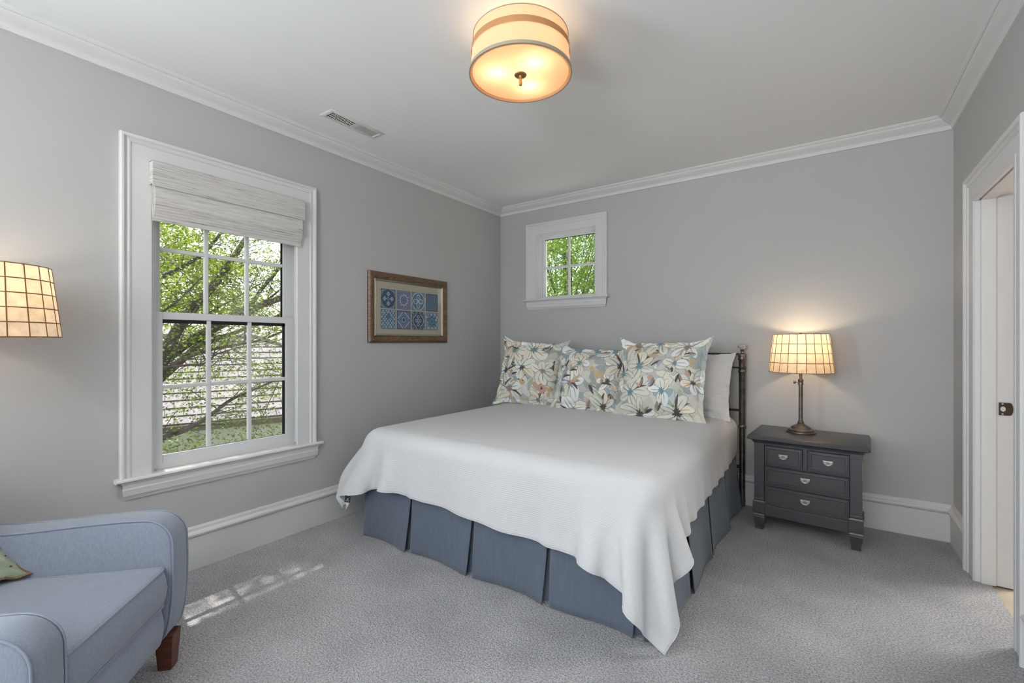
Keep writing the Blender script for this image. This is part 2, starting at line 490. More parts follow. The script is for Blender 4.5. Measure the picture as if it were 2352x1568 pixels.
sash(w2, BW, W2[0]+0.020, W2[1]-0.020, W2[2]+0.010, W2[3]-0.012, -0.078, 0.030, 0.030, 0.026, 0.024, 2, 2, mw=0.022, d=0.03)
in_parent(w2)

# ---- doorway in the right wall
d1 = struct(empty('door_1', (XR, (D1[0]+D1[1])/2, 0)))
casing('door_casing', RW, D1[0]-0.150, D1[1]+0.150, 0.0, D1[3]+0.135, 0.15,
       [(0, 0), (0, 0.028), (0.004, 0.033), (0.014, 0.034), (0.022, 0.030), (0.026, 0.022), (0.034, 0.021), (0.042, 0.025), (0.048, 0.023),
        (0.052, 0.017), (0.122, 0.016), (0.126, 0.019), (0.146, 0.018), (0.150, 0.014), (0.150, 0)], parent=d1)
g = MB()
for y0, y1 in ((D1[1]-0.004, D1[1]+0.0), (D1[0], D1[0]+0.004)):
    g.box((XR-0.012, y0, 0), (XR+0.134, y1, D1[3]))
g.box((XR-0.012, D1[0], D1[3]-0.004), (XR+0.134, D1[1], D1[3]))
# door stop, a raised strip on the jamb
g.box((XR+0.010, D1[1]-0.016, 0), (XR+0.066, D1[1], D1[3])); g.box((XR+0.010, D1[0], 0), (XR+0.066, D1[0]+0.016, D1[3]))
g.box((XR+0.010, D1[0], D1[3]-0.016), (XR+0.066, D1[1], D1[3]))
g.build('door_jamb', M_trim, d1, bevel=0.002)
g = MB(); g.box((XR+0.134, D1[1], 0), (XR+0.150, D1[1]+0.06, D1[3]+0.06)); g.box((XR+0.134, D1[0]-0.06, 0), (XR+0.150, D1[0], D1[3]+0.06))
g.box((XR+0.134, D1[0], D1[3]), (XR+0.150, D1[1], D1[3]+0.06))
g.build('outer_casing', M_trim, d1, bevel=0.003)
# strike plate with a latch hole, two screws and a rounded lip
g = MB()
pts = [(3.650, 0.892), (3.650, 0.958), (3.690, 0.958)] + [(3.690 + 0.012*math.cos(R(a)), 0.925 + 0.033*math.sin(R(a))) for a in (70, 45, 20, 0, -20, -45, -70)] + [(3.690, 0.892)]
g.loft([[(x, D1[1]-0.0042, zz) for x, zz in pts], [(x, D1[1]-0.0085, zz) for x, zz in pts]])
sp = g.build('strike_plate', M_bronze_plate, d1)
g = MB(); g.lathe([(0.0115, 0), (0.0115, 0.002)], n=18)
g.build('latch_hole', paint('bare_wood', (0.62, 0.56, 0.50), 0.7), sp, M=Matrix.Translation((3.6645, D1[1]-0.0105, 0.925)) @ Matrix.Rotation(R(-90), 4, 'X') @ Matrix.Diagonal((0.85, 1.15, 1, 1)))
for zz in (0.951, 0.899):
    g = MB(); g.lathe([(0.0042, 0), (0.0036, 0.0012)], n=14)
    g.build('screw', M_silver, sp, M=Matrix.Translation((3.663, D1[1]-0.0085, zz)) @ Matrix.Rotation(R(90), 4, 'X'))
in_parent(d1)

# ---- added, unseen: an eave cutting off the sun, a pale slab bouncing light up
M_ext = paint('sun_blocker_paint', (0.6, 0.6, 0.58), 0.7)
g = MB(); g.box((-1.02, -4, 2.80), (-TH, YB+TH, 2.92)); struct(g.build('sun_blocker_eave', M_ext))
M_bounce = paint('pale_bounce_surface', (0.72, 0.71, 0.68), 0.8)
g = MB(); g.box((-0.4, YB+TH, 0.55), (3.2, YB+TH+2.4, 0.70)); struct(g.build('bounce_slab', M_bounce))

# ================================================================ ROMAN SHADE
def woven_mat():
    m, nt, b, N, L = newmat('woven_grass_shade')
    b.inputs['Roughness'].default_value = 0.85
    tc = N.new('ShaderNodeTexCoord'); mp = N.new('ShaderNodeMapping'); mp.inputs['Scale'].default_value = (5.0, 5.0, 150)
    L.new(tc.outputs['Object'], mp.inputs[0])
    n = N.new('ShaderNodeTexNoise'); n.inputs['Scale'].default_value = 1.0; n.inputs['Detail'].default_value = 6; n.inputs['Roughness'].default_value = 0.75
    L.new(mp.outputs[0], n.inputs['Vector'])
    r = N.new('ShaderNodeValToRGB'); e = r.color_ramp.elements
    e[0].position = 0.33; e[0].color = (0.20, 0.185, 0.18, 1)
    e[1].position = 0.42; e[1].color = (0.52, 0.50, 0.48, 1)
    x = e.new(0.62); x.color = (0.64, 0.625, 0.60, 1)
    L.new(n.outputs['Fac'], r.inputs[0]); L.new(r.outputs[0], b.inputs['Base Color'])
    bp = N.new('ShaderNodeBump'); bp.inputs['Strength'].default_value = 0.6; bp.inputs['Distance'].default_value = 0.002
    L.new(n.outputs['Fac'], bp.inputs['Height']); L.new(bp.outputs[0], b.inputs['Normal'])
    return m
M_woven = woven_mat()
shade = tag(empty('roman_shade', (0.02, 1.28, 2.2)), 'white woven grass roman shade pulled up over the left window', 'window shade')
def strip(name, y0, y1, prof, th=0.004, mat=None):
    """bent sheet: prof = (x, z) from top to bottom"""
    g = MB()
    out = [(x, zz) for x, zz in prof]; inn = [(x - th, zz) for x, zz in reversed(prof)]
    ring = out + inn
    g.loft([[(x, y0, zz) for x, zz in ring], [(x, y1, zz) for x, zz in ring]])
    return g.build(name, mat or M_woven, shade, smooth=60)
# valance with returns at both sides
zt, zb = 2.212, 2.082
g = MB()
g.box((0.062, 0.862, zb), (0.067, 1.694, zt))
g.box((0.017, 0.862, zb + 0.012), (0.062, 0.866, zt)); g.box((0.017, 1.690, zb + 0.012), (0.062, 1.694, zt))
g.box((0.017, 0.862, zt-0.004), (0.067, 1.694, zt))
# a few woven-in ridges
for k in range(11):
    zz = zb + 0.010 + k*0.0115
    g.box((0.0665, 0.862, zz), (0.0685, 1.694, zz+0.0035))
g.build('valance', M_woven, shade, bevel=0.001)
g = MB(); g.box((0.017, 0.872, 2.16), (0.050, 1.684, 2.205)); g.build('head_rail', M_sash, shade)
# stacked folds below the valance
folds = []
zz = 2.16
for k in range(5):
    z0 = 2.165 - 0.018*k; z1 = 1.985 - 0.0135*k
    x = 0.030 + 0.0055*(4-k)
    prof = [(x-0.004, z0), (x, z0-0.02), (x+0.004, (z0+z1)/2), (x+0.009, z1+0.012), (x+0.007, z1+0.003), (x, z1)]
    if k == 4: pass
    strip('fold', 0.876, 1.682, prof, 0.004)
strip('bottom_fold', 0.874, 1.684, [(0.024, 2.10), (0.026, 2.00), (0.030, 1.945), (0.033, 1.925), (0.033, 1.908)], 0.010)
in_parent(shade)
# ================================================================ BED
BX0, BX1, BY0, BY1, BZ = 0.405, 2.325, 1.915, 3.90, 0.690     # box of mattress
bed = tag(empty('bed', (1.37, 3.0, 0)), 'king bed with dark bronze metal headboard under the white coverlet', 'bed')
def post(x):
    g = MB()
    prof = [(0.020, 0), (0.022, 0.01), (0.022, 0.05), (0.0205, 0.06), (0.0205, 0.60), (0.027, 0.605), (0.029, 0.615), (0.027, 0.625), (0.022, 0.63),
            (0.0235, 0.64), (0.0235, 1.030), (0.0245, 1.032), (0.029, 1.036), (0.029, 1.046), (0.026, 1.050), (0.026, 1.064), (0.030, 1.068), (0.030, 1.076), (0.025, 1.080),
            (0.0245, 1.128), (0.026, 1.130), (0.030, 1.134), (0.030, 1.144), (0.027, 1.148), (0.029, 1.160), (0.031, 1.168), (0.029, 1.176), (0.022, 1.182),
            (0.012, 1.186), (0.010, 1.198), (0.015, 1.203), (0.017, 1.208), (0.012, 1.212), (0.004, 1.214)]
    g.lathe(prof, (x, 3.925, 0), 32)
    p = g.build('headboard_post', M_dark_metal, bed, smooth=50)
    g = MB()   # faceted crystal knob
    for zz, r, ph in ((1.213, 0.011, 0), (1.219, 0.022, 0), (1.232, 0.034, 0.5), (1.240, 0.036, 0), (1.248, 0.026, 0.5), (1.251, 0.017, 0)):
        g.v.extend([(x + r*math.cos(2*PI*(j+ph)/8), 3.925 + r*math.sin(2*PI*(j+ph)/8), zz) for j in range(8)])
    for i in range(5):
        for j in range(8):
            a, b = i*8+j, i*8+(j+1) % 8; c, d = (i+1)*8+(j+1) % 8, (i+1)*8+j
            g.f += [(a, b, c), (a, c, d)]
    g.f += [tuple(reversed(range(8))), tuple(40+j for j in range(8))]
    tag(g.build('crystal_knob', M_crystal, p), 'clear cut crystal knob on the post')
for x in (0.385, 2.370): post(x)
for zz, r in ((1.178, 0.0065), (1.072, 0.0065), (0.74, 0.009), (0.30, 0.012)):
    g = MB(); g.tube([(0.385, 3.925, zz), (2.370, 3.925, zz)], r, 12); g.build('headboard_rail', M_rail, bed, smooth=60)
for k in range(9):
    x = 0.385 + (2.370-0.385)*(k+1)/10
    g = MB(); g.tube([(x, 3.925, 0.30), (x, 3.925, 1.072)], 0.0055, 10); g.build('headboard_spindle', M_rail, bed, smooth=60)
for x in (1.3775,):
    g = MB(); g.lathe([(0.004, 0), (0.007, 0.003), (0.008, 0.008), (0.006, 0.014), (0.002, 0.017)], (x-0.10, 3.925, 1.184), 16); g.build('rail_bead', M_rail, bed, smooth=60)
for x in (0.415, 2.31):
    g = MB(); g.box((x-0.012, 1.98, 0.22), (x+0.012, 3.92, 0.28)); g.build('side_rail', M_rail, bed)
g = MB(); g.box((BX0+0.07, BY0+0.08, 0.20), (BX1-0.07, BY1, 0.44)); g.build('box_spring', M_matt, bed, bevel=0.03)
g = MB(); g.box((BX0+0.01, BY0+0.01, 0.44), (BX1-0.01, BY1, BZ-0.01)); g.build('mattress', M_matt, bed, bevel=0.06, bseg=5)
for x in (0.7, 1.37, 2.0):
    for y in (2.2, 3.6):
        g = MB(); g.lathe([(0.02, 0), (0.02, 0.20)], (x, y, 0), 12); g.build('leg', M_rail, bed)
in_parent(bed)

# ---- tailored skirt with box pleats
M_skirt = paint('slate_blue_skirt', (0.105, 0.130, 0.170), 0.85, noise=(60, 0.08), bump=(300, 0.15, 0.001), mapping=(1, 1, 0.15), sheen=0.2)
skirt = tag(empty('bed_skirt', (1.37, 1.9, 0)), 'slate blue pleated bed skirt hanging from the bed to the carpet', 'bed skirt')
def skirt_panel(p0, p1, out, n, top, flare, seed, w0=0.006, w1=0.006, lift=0.003, zt=0.45):
    """one flat panel between two pleats, p0 -> p1 along the bed, flaring to the floor; the edges curl outwards"""
    rr = random.Random(seed)
    L = math.dist(p0, p1); ux, uy = (p1[0]-p0[0])/L, (p1[1]-p0[1])/L
    ph = rr.uniform(0, 6.28); P = []
    nu, nz = 34, 14
    for i in range(nu+1):
        s = i/nu; row = []
        for k in range(nz+1):
            q = k/nz                     # 0 top .. 1 floor
            zz = zt*(1-q) + lift*q
            gap0 = w0 + 0.006*q; gap1 = w1 + 0.020*q**1.6
            a = gap0 + (L-gap0-gap1)*s
            bulge = 0.010*q*math.sin(PI*s*1.6 + ph) + 0.016*q**1.5*s**5 + 0.010*q*(1-s)**5
            o = top + flare*q + bulge
            row.append((p0[0]+ux*a+out[0]*o, p0[1]+uy*a+out[1]*o, zz))
        P.append(row)
    g = MB(); g.grid(P)
    ob = g.build('skirt_panel', M_skirt, skirt, smooth=180)
    sd = ob.modifiers.new('cloth', 'SOLIDIFY'); sd.thickness = 0.003; sd.offset = -1
    return ob
def pleat(c, along, out, zt=0.45):
    """the inverted fold behind the gap between two panels"""
    P = []
    for a in (-0.05, -0.02, 0.0, 0.02, 0.05):
        row = []
        for k in range(9):
            q = k/8
            o = -0.012 - (0.020 if a == 0 else 0.008)*(1-abs(a)*10) + 0.022*q
            row.append((c[0]+along[0]*a + out[0]*o, c[1]+along[1]*a + out[1]*o, zt*(1-q)+0.003*q))
        P.append(row)
    g = MB(); g.grid(P); ob = g.build('pleat', M_skirt, skirt, smooth=180)
FY = 1.930
fx = [0.400, 0.845, 1.335, 1.812, 2.262, 2.322]
for i in range(5):
    if i < 4: skirt_panel((fx[i], FY), (fx[i+1], FY), (0, -1), 0, 0.002, 0.020, 11+i, w1=0.001 if i == 0 else 0.006)
    else: skirt_panel((fx[i], FY), (fx[i+1], FY), (0, -1), 0, 0.0, 0.012, 11+i, 0.006, 0.001)
    if i: pleat((fx[i], FY), (1, 0), (0, -1))
ry = [1.925, 2.40, 2.90, 3.40, 3.88]
SX = 2.322
for i in range(4):
    skirt_panel((SX, ry[i]), (SX, ry[i+1]), (1, 0), 0, 0.004, 0.030, 31+i, w1=0.010)
    if i: pleat((SX, ry[i]), (0, 1), (1, 0))
SX0 = 0.402
for i in range(4):
    skirt_panel((SX0, ry[i+1]), (SX0, ry[i]), (-1, 0), 0, 0.004, 0.020, 51+i)
    if i: pleat((SX0, ry[i]), (0, 1), (-1, 0))
in_parent(skirt)

# ---- coverlet: a cloth draped by a small position-based solver over the bed's rounded box
def drape():
    NU, NV = 112, 104
    rng = np.random.default_rng(5)
    u = np.linspace(0, 1, NU)[:, None]; v = np.linspace(0, 1, NV)[None, :]
    # flat outline before draping: foot-left, foot-right, head-left, head-right
    FLc, FRc, HLc, HRc = (0.130, 1.655), (2.640, 1.555), (0.10, 3.82), (2.560, 3.84)
    X = (1-u)*(1-v)*FLc[0] + u*(1-v)*FRc[0] + (1-u)*v*HLc[0] + u*v*HRc[0]
    Y = (1-u)*(1-v)*FLc[1] + u*(1-v)*FRc[1] + (1-u)*v*HLc[1] + u*v*HRc[1]
    rest = np.stack([X, Y], -1)
    P = np.zeros((NU, NV, 3)); P[..., 0] = X; P[..., 1] = Y; P[..., 2] = BZ + 0.012
    # the overhang already tipped down a little, with slight unevenness
    ruf = np.sin(Y*26+0.6*np.sin(Y*7)) * np.clip((X-2.36)/0.2, 0, 1)*np.clip((Y-2.1)/0.5, 0, 1)
    P[..., 2] += 0.012*ruf + 0.006*np.sin(X*11+1)*np.clip((1.9-Y)/0.2, 0, 1)
    V = np.zeros_like(P)
    pin = (X > BX0+0.12) & (X < BX1-0.12) & (Y > BY0+0.12)
    w = np.where(pin, 0.0, 1.0)
    # a little extra cloth near the right hem makes it ruffle
    fac = 1 + 0.022*np.clip((X-2.42)/0.15, 0, 1)*np.clip((Y-2.1)/0.5, 0, 1)
    cons = []
    def add(du, dv, k):
        A = (slice(max(0, -du), NU-max(0, du)), slice(max(0, -dv), NV-max(0, dv)))
        for pa in ((0, 1) if (abs(du) <= 1 and abs(dv) <= 1) else (0, 1, 2, 3)):
            I, J = np.meshgrid(np.arange(max(0, -du), NU-max(0, du)), np.arange(max(0, -dv), NV-max(0, dv)), indexing='ij')
            sel = ((I if du else J) // max(1, max(abs(du), abs(dv)))) % 2 == (pa % 2)
            if pa > 1: continue
            I, J = I[sel], J[sel]; a = I*NV+J; b = (I+du)*NV+(J+dv)
            L = np.linalg.norm(rest.reshape(-1, 2)[a]-rest.reshape(-1, 2)[b], axis=1)
            f = fac.reshape(-1)[a] if (dv and not du) else 1.0
            cons.append((a, b, L*f, k))
    add(1, 0, 1.0); add(0, 1, 1.0); add(1, 1, 0.5); add(1, -1, 0.5); add(2, 0, 0.30); add(0, 2, 0.30); add(4, 0, 0.12); add(0, 4, 0.12)
    P = P.reshape(-1, 3); V = V.reshape(-1, 3); wf = w.reshape(-1)
    c = np.array([(BX0+BX1)/2, (BY0+BY1)/2+0.6, 0.0]); h = np.array([(BX1-BX0)/2+0.020, (BY1-BY0)/2+0.6+0.018, BZ+0.008]); rad = 0.085
    def collide(P, prev):
        e = 0.050*np.clip((0.40-P[:, 2])/0.40, 0, 1)
        q = P - c
        hh = np.repeat(h[None], len(P), 0) - rad
        hh[:, 0] += e; hh[:, 1] += e
        qa = np.abs(q) - hh
        qa[:, 2] = q[:, 2] - hh[:, 2]
        o = np.maximum(qa, 0)
        lo = np.linalg.norm(o, axis=1)
        mx = qa.max(1)
        d = lo + np.minimum(mx, 0) - rad
        ins = d < 0
        n = np.zeros_like(P)
        out = lo > 1e-6
        n[out] = o[out]/lo[out, None]
        am = qa.argmax(1); n[~out] = 0; n[np.arange(len(P))[~out], am[~out]] = 1
        sg = np.sign(q); sg[:, 2] = 1; n *= sg
        P[ins] -= (d[ins, None])*n[ins]
        mv = P - prev; mt = mv - (mv*n).sum(1)[:, None]*n
        P[ins] -= 0.55*mt[ins]*np.minimum(1, wf[ins])[:, None]
        P[:, 2] = np.maximum(P[:, 2], 0.012)
        P[:, 0] = np.maximum(P[:, 0], 0.05)
    dt = 1/50; g = np.array([0, 0, -9.8])
    Rr = rng.standard_normal((len(P), 3))
    for step in range(150):
        V[:] *= 0.965
        V += dt*g*wf[:, None]
        prev = P.copy()
        P += dt*V*wf[:, None]
        for it in range(12):
            for a, b, L, k in cons:
                dlt = P[b]-P[a]; ln = np.sqrt((dlt*dlt).sum(1))+1e-9
                wa, wb = wf[a], wf[b]; ws = wa+wb; ws = np.where(ws == 0, 1, ws)
                if k < 0.4:      # bending: resists only being folded shorter
                    m = np.minimum(ln-L, 0)
                else: m = ln-L
                cr = (k*m/ln/ws)[:, None]*dlt
                P[a] += wa[:, None]*cr; P[b] -= wb[:, None]*cr
            if it % 3 == 2: collide(P, prev)
        V = (P-prev)/dt
    return P.reshape(NU, NV, 3), rest
CP, CR = drape()
# bunched sheets under the foot-left corner hold that flap away from the bed
def sstep(x): x = np.clip(x, 0, 1); return x*x*(3-2*x)
kx = sstep((0.50-CP[..., 0])/0.12)*sstep((0.70-CP[..., 2])/0.38)*(0.35+0.65*sstep((2.9-CP[..., 1])/1.0))
CP[..., 0] -= 0.17*kx
ky = sstep((1.98-CP[..., 1])/0.08)*sstep((0.66-CP[..., 2])/0.35)
CP[..., 1] -= (0.012+0.012*np.sin(CP[..., 0]*9+1.0)+0.008*np.sin(CP[..., 0]*21))*ky

def coverlet_mat():
    m, nt, b, N, L = newmat('white_matelasse_cotton')
    b.inputs['Base Color'].default_value = (0.62, 0.62, 0.622, 1)
    b.inputs['Roughness'].default_value = 0.9
    b.inputs['Specular IOR Level'].default_value = 0.2
    b.inputs['Sheen Weight'].default_value = 0.15
    uv = N.new('ShaderNodeUVMap'); uv.uv_map = 'UVMap'
    n = N.new('ShaderNodeTexNoise'); n.inputs['Scale'].default_value = 22; n.inputs['Detail'].default_value = 3
    L.new(uv.outputs[0], n.inputs['Vector'])
    w = N.new('ShaderNodeTexWave'); w.wave_type = 'BANDS'; w.bands_direction = 'Y'; w.inputs['Scale'].default_value = 34
    w.inputs['Distortion'].default_value = 1.6; w.inputs['Detail'].default_value = 2; w.inputs['Detail Scale'].default_value = 2.5
    L.new(uv.outputs[0], w.inputs['Vector'])
    # small diamonds woven between the ribs
    mp = N.new('ShaderNodeMapping'); mp.inputs['Rotation'].default_value = (0, 0, R(45)); mp.inputs['Scale'].default_value = (110, 110, 110)
    L.new(uv.outputs[0], mp.inputs[0])
    ck = N.new('ShaderNodeTexVoronoi'); ck.feature = 'F1'; ck.distance = 'CHEBYCHEV'; ck.inputs['Randomness'].default_value = 0.0; ck.inputs['Scale'].default_value = 1.0
    L.new(mp.outputs[0], ck.inputs['Vector'])
    ad = N.new('ShaderNodeMath'); ad.operation = 'MULTIPLY_ADD'; ad.inputs[1].default_value = 0.55
    L.new(ck.outputs['Distance'], ad.inputs[0]); L.new(w.outputs['Fac'], ad.inputs[2])
    a2 = N.new('ShaderNodeMath'); a2.operation = 'MULTIPLY_ADD'; a2.inputs[1].default_value = 0.2
    L.new(n.outputs['Fac'], a2.inputs[0]); L.new(ad.outputs[0], a2.inputs[2])
    bp = N.new('ShaderNodeBump'); bp.inputs['Strength'].default_value = 0.2; bp.inputs['Distance'].default_value = 0.004
    L.new(a2.outputs[0], bp.inputs['Height']); L.new(bp.outputs[0], b.inputs['Normal'])
    return m
M_cover = coverlet_mat()
g = MB(); g.grid(CP)
cov = g.build('coverlet', M_cover, smooth=180, recalc=False)
uvl = cov.data.uv_layers.new(name='UVMap')
vi = np.zeros(len(cov.data.loops), int); cov.data.loops.foreach_get('vertex_index', vi)
uvl.data.foreach_set('uv', CR.reshape(-1, 2)[vi].astype(np.float32).ravel())
md = cov.modifiers.new('cloth', 'SOLIDIFY'); md.thickness = 0.005; md.offset = 1
md = cov.modifiers.new('sub', 'SUBSURF'); md.levels = 1; md.render_levels = 1
tag(cov, 'white woven cotton coverlet draped over the bed, its corner nearly touching the carpet', 'bedspread')
# hem: a turned edge following the border
edge = [CP[i, 0] for i in range(CP.shape[0])] + [CP[-1, j] for j in range(1, CP.shape[1])]
g = MB(); g.tube(list(reversed([CP[0, j] for j in range(1, CP.shape[1])])) + edge, 0.0042, 6)
g.build('hem', M_cover, cov, smooth=180)
# woven care label hanging from the foot-left corner of the coverlet
i0 = 10
p = CP[i0, 0] + np.array([0, 0, -0.006])
M_navy = paint('navy_label', (0.012, 0.02, 0.04), 0.7)
g = MB(); g.box((-0.018, -0.001, -0.040), (0.018, 0.001, 0.004))
lab = g.build('label_tag', M_navy, cov, M=Matrix.Translation(Vector(p)) @ Matrix.Rotation(R(38), 4, 'Z') @ Matrix.Rotation(R(6), 4, 'Y'))
g = MB(); g.add([(-0.006, -0.0016, -0.022), (0.005, -0.0016, -0.022), (0.005, -0.0016, -0.011)], [(0, 1, 2)])
g.add([(-0.013, -0.0016, -0.031), (0.013, -0.0016, -0.031), (0.013, -0.0016, -0.028), (-0.013, -0.0016, -0.028)], [(0, 1, 2, 3)])
g.build('label_mark', paint('label_thread', (0.6, 0.62, 0.65), 0.7), lab, M=Matrix.Translation(Vector(p)) @ Matrix.Rotation(R(38), 4, 'Z') @ Matrix.Rotation(R(6), 4, 'Y'), recalc=False)
g = MB(); g.add([(-0.014, 0, -0.040), (0.014, 0, -0.041), (0.008, 0.003, -0.06), (-0.004, 0.006, -0.088), (-0.008, 0.003, -0.086), (-0.003, 0, -0.062)], [(0, 1, 2, 5), (5, 2, 3, 4)])
g.build('care_label', M_plate, lab, M=Matrix.Translation(Vector(p)) @ Matrix.Rotation(R(38), 4, 'Z') @ Matrix.Rotation(R(6), 4, 'Y'), recalc=False)

# ================================================================ PILLOWS
def attr_mat(name, attr, rough=0.85, bump=None, spec=0.25):
    m, nt, b, N, L = newmat(name)
    a = N.new('ShaderNodeAttribute'); a.attribute_name = attr; a.attribute_type = 'GEOMETRY'
    L.new(a.outputs['Color'], b.inputs['Base Color'])
    b.inputs['Roughness'].default_value = rough; b.inputs['Specular IOR Level'].default_value = spec
    if bump:
        tc = N.new('ShaderNodeTexCoord'); n = N.new('ShaderNodeTexNoise'); n.inputs['Scale'].default_value = bump[0]; n.inputs['Detail'].default_value = 3
        L.new(tc.outputs['Object'], n.inputs['Vector'])
        bp = N.new('ShaderNodeBump'); bp.inputs['Strength'].default_value = bump[1]; bp.inputs['Distance'].default_value = bump[2]
        L.new(n.outputs['Fac'], bp.inputs['Height']); L.new(bp.outputs[0], b.inputs['Normal'])
    return m
M_floral = attr_mat('floral_printed_cotton', 'print', bump=(9, 0.35, 0.02))

def s2l(c):
    c = np.asarray(c, float)/255
    return np.where(c <= 0.04045, c/12.92, ((c+0.055)/1.055)**2.4)
def floral(x, y, seed):
    """hand-drawn style big blooms; x, y in metres; returns linear rgb"""
    rg = np.random.default_rng(seed)
    sh = x.shape
    pal = s2l([(206, 206, 198), (184, 192, 192), (198, 198, 184), (162, 170, 168), (212, 208, 194), (192, 192, 188)])
    C = np.zeros(sh+(3,)); C[:] = s2l((188, 192, 188))
    S = rg.uniform(-0.36, 0.36, (90, 2)); ci = rg.integers(0, len(pal), 90)
    wx = x + 0.012*np.sin(y*70+seed); wy = y + 0.012*np.sin(x*60)
    d = (wx[..., None]-S[:, 0])**2 + (wy[..., None]-S[:, 1])**2
    C[:] = pal[ci[d.argmin(-1)]]
    def blob(cx, cy, ang, ln, wd, color, bend=0.0, edge=None, tip=1.0):
        ca, sa = math.cos(ang), math.sin(ang)
        a = (x-cx)*ca + (y-cy)*sa; b = -(x-cx)*sa + (y-cy)*ca
        s = a/ln; b = b - bend*ln*s*s
        prof = wd*np.sqrt(np.clip(np.sin(PI*np.clip(s, 0, 1)**tip), 0, 1))
        m = (s > 0) & (s < 1) & (np.abs(b) < prof)
        if edge is not None:
            me = (s > -0.02) & (s < 1.03) & (np.abs(b) < prof+0.004)
            C[me] = edge
        C[m] = color
        return m, s, b
    cream = s2l([(230, 228, 214), (236, 237, 232), (220, 218, 202), (228, 231, 230), (232, 224, 206)])
    grey = s2l((150, 156, 152)); dark = s2l((92, 86, 82)); taupe = s2l((150, 138, 128)); tan = s2l((200, 176, 136)); rose = s2l((200, 162, 140))
    teal = s2l((112, 146, 150)); blue = s2l((158, 178, 184)); sage = s2l((170, 182, 160))
    for k in range(9):      # faint flowers in the ground of the print
        cx, cy, a0 = rg.uniform(-.32, .32), rg.uniform(-.32, .32), rg.uniform(0, 6.28); cc = pal[k % 6]*1.12; r = rg.uniform(.08, .13)
        for j in range(6): blob(cx, cy, a0+j*1.05, r*rg.uniform(.8, 1.2), r*.3, np.minimum(cc, .8), rg.uniform(-.4, .4), grey)
    for k in range(12):     # broad blue / sage leaves
        blob(rg.uniform(-.33, .33), rg.uniform(-.33, .33), rg.uniform(0, 6.28), rg.uniform(.08, .13), rg.uniform(.02, .035), [blue, sage, blue, grey][k % 4], rg.uniform(-.3, .3), cream[2])
    for k in range(9):     # dark slender leaves
        cx, cy, a0 = rg.uniform(-.3, .3), rg.uniform(-.3, .3), rg.uniform(0, 6.28)
        for j in range(3): blob(cx, cy, a0+0.4*j, rg.uniform(.06, .11), rg.uniform(.006, .012), [dark, dark, taupe][j], rg.uniform(-.4, .4))
    for k in range(8):     # rose and tan splashes
        cx, cy = rg.uniform(-.3, .3), rg.uniform(-.3, .3)
        for j in range(4): blob(cx, cy, rg.uniform(0, 6.28), .05, .014, rose if k % 2 else tan)
    pts = []
    tries = 0
    while len(pts) < 11 and tries < 900:
        tries += 1
        q = rg.uniform(-.32, .32, 2)
        if all(np.hypot(*(q-p)) > 0.165 for p in pts): pts.append(q)
    for k, (cx, cy) in enumerate(pts):
        n = [6, 7, 5][k % 3]; a0 = rg.uniform(0, 6.28); r = [0.135, 0.115, 0.085][k % 3]*rg.uniform(.9, 1.15)
        base = cream[rg.integers(0, len(cream))]
        for j in range(n):
            a = a0 + 2*PI*j/n + rg.uniform(-.15, .15); ln = r*rg.uniform(.85, 1.2); bd = rg.uniform(-.55, .55)
            blob(cx, cy, a, ln, ln*rg.uniform(.18, .36), cream[rg.integers(0, len(cream))] if rg.random() < .4 else base, bd, grey if rg.random() < .7 else taupe, 1.5)
            blob(cx, cy, a+rg.uniform(-.12, .12), ln*.8, ln*.035, [grey, tan, blue, grey][rg.integers(0, 4)], bd)
            if rg.random() < .3: blob(cx, cy, a+.28, ln*.95, ln*.07, tan if rg.random() < .5 else dark, bd+.1)
        cc = [teal, dark, teal, taupe][k % 4]
        for j in range(9):
            blob(cx, cy, a0 + 2*PI*j/9, r*rg.uniform(.2, .34), r*.05, cc, rg.uniform(-.2, .2))
        m = (x-cx)**2 + (y-cy)**2 < (r*.13)**2
        C[m] = cc
    for k in range(9):
        cx, cy, a0 = rg.uniform(-.3, .3), rg.uniform(-.3, .3), rg.uniform(0, 6.28)
        for j in range(3): blob(cx, cy, a0+0.45*j, rg.uniform(.04, .09), rg.uniform(.006, .013), [dark, taupe, [rose, blue, sage][k % 3]][j], rg.uniform(-.6, .6))
    return C

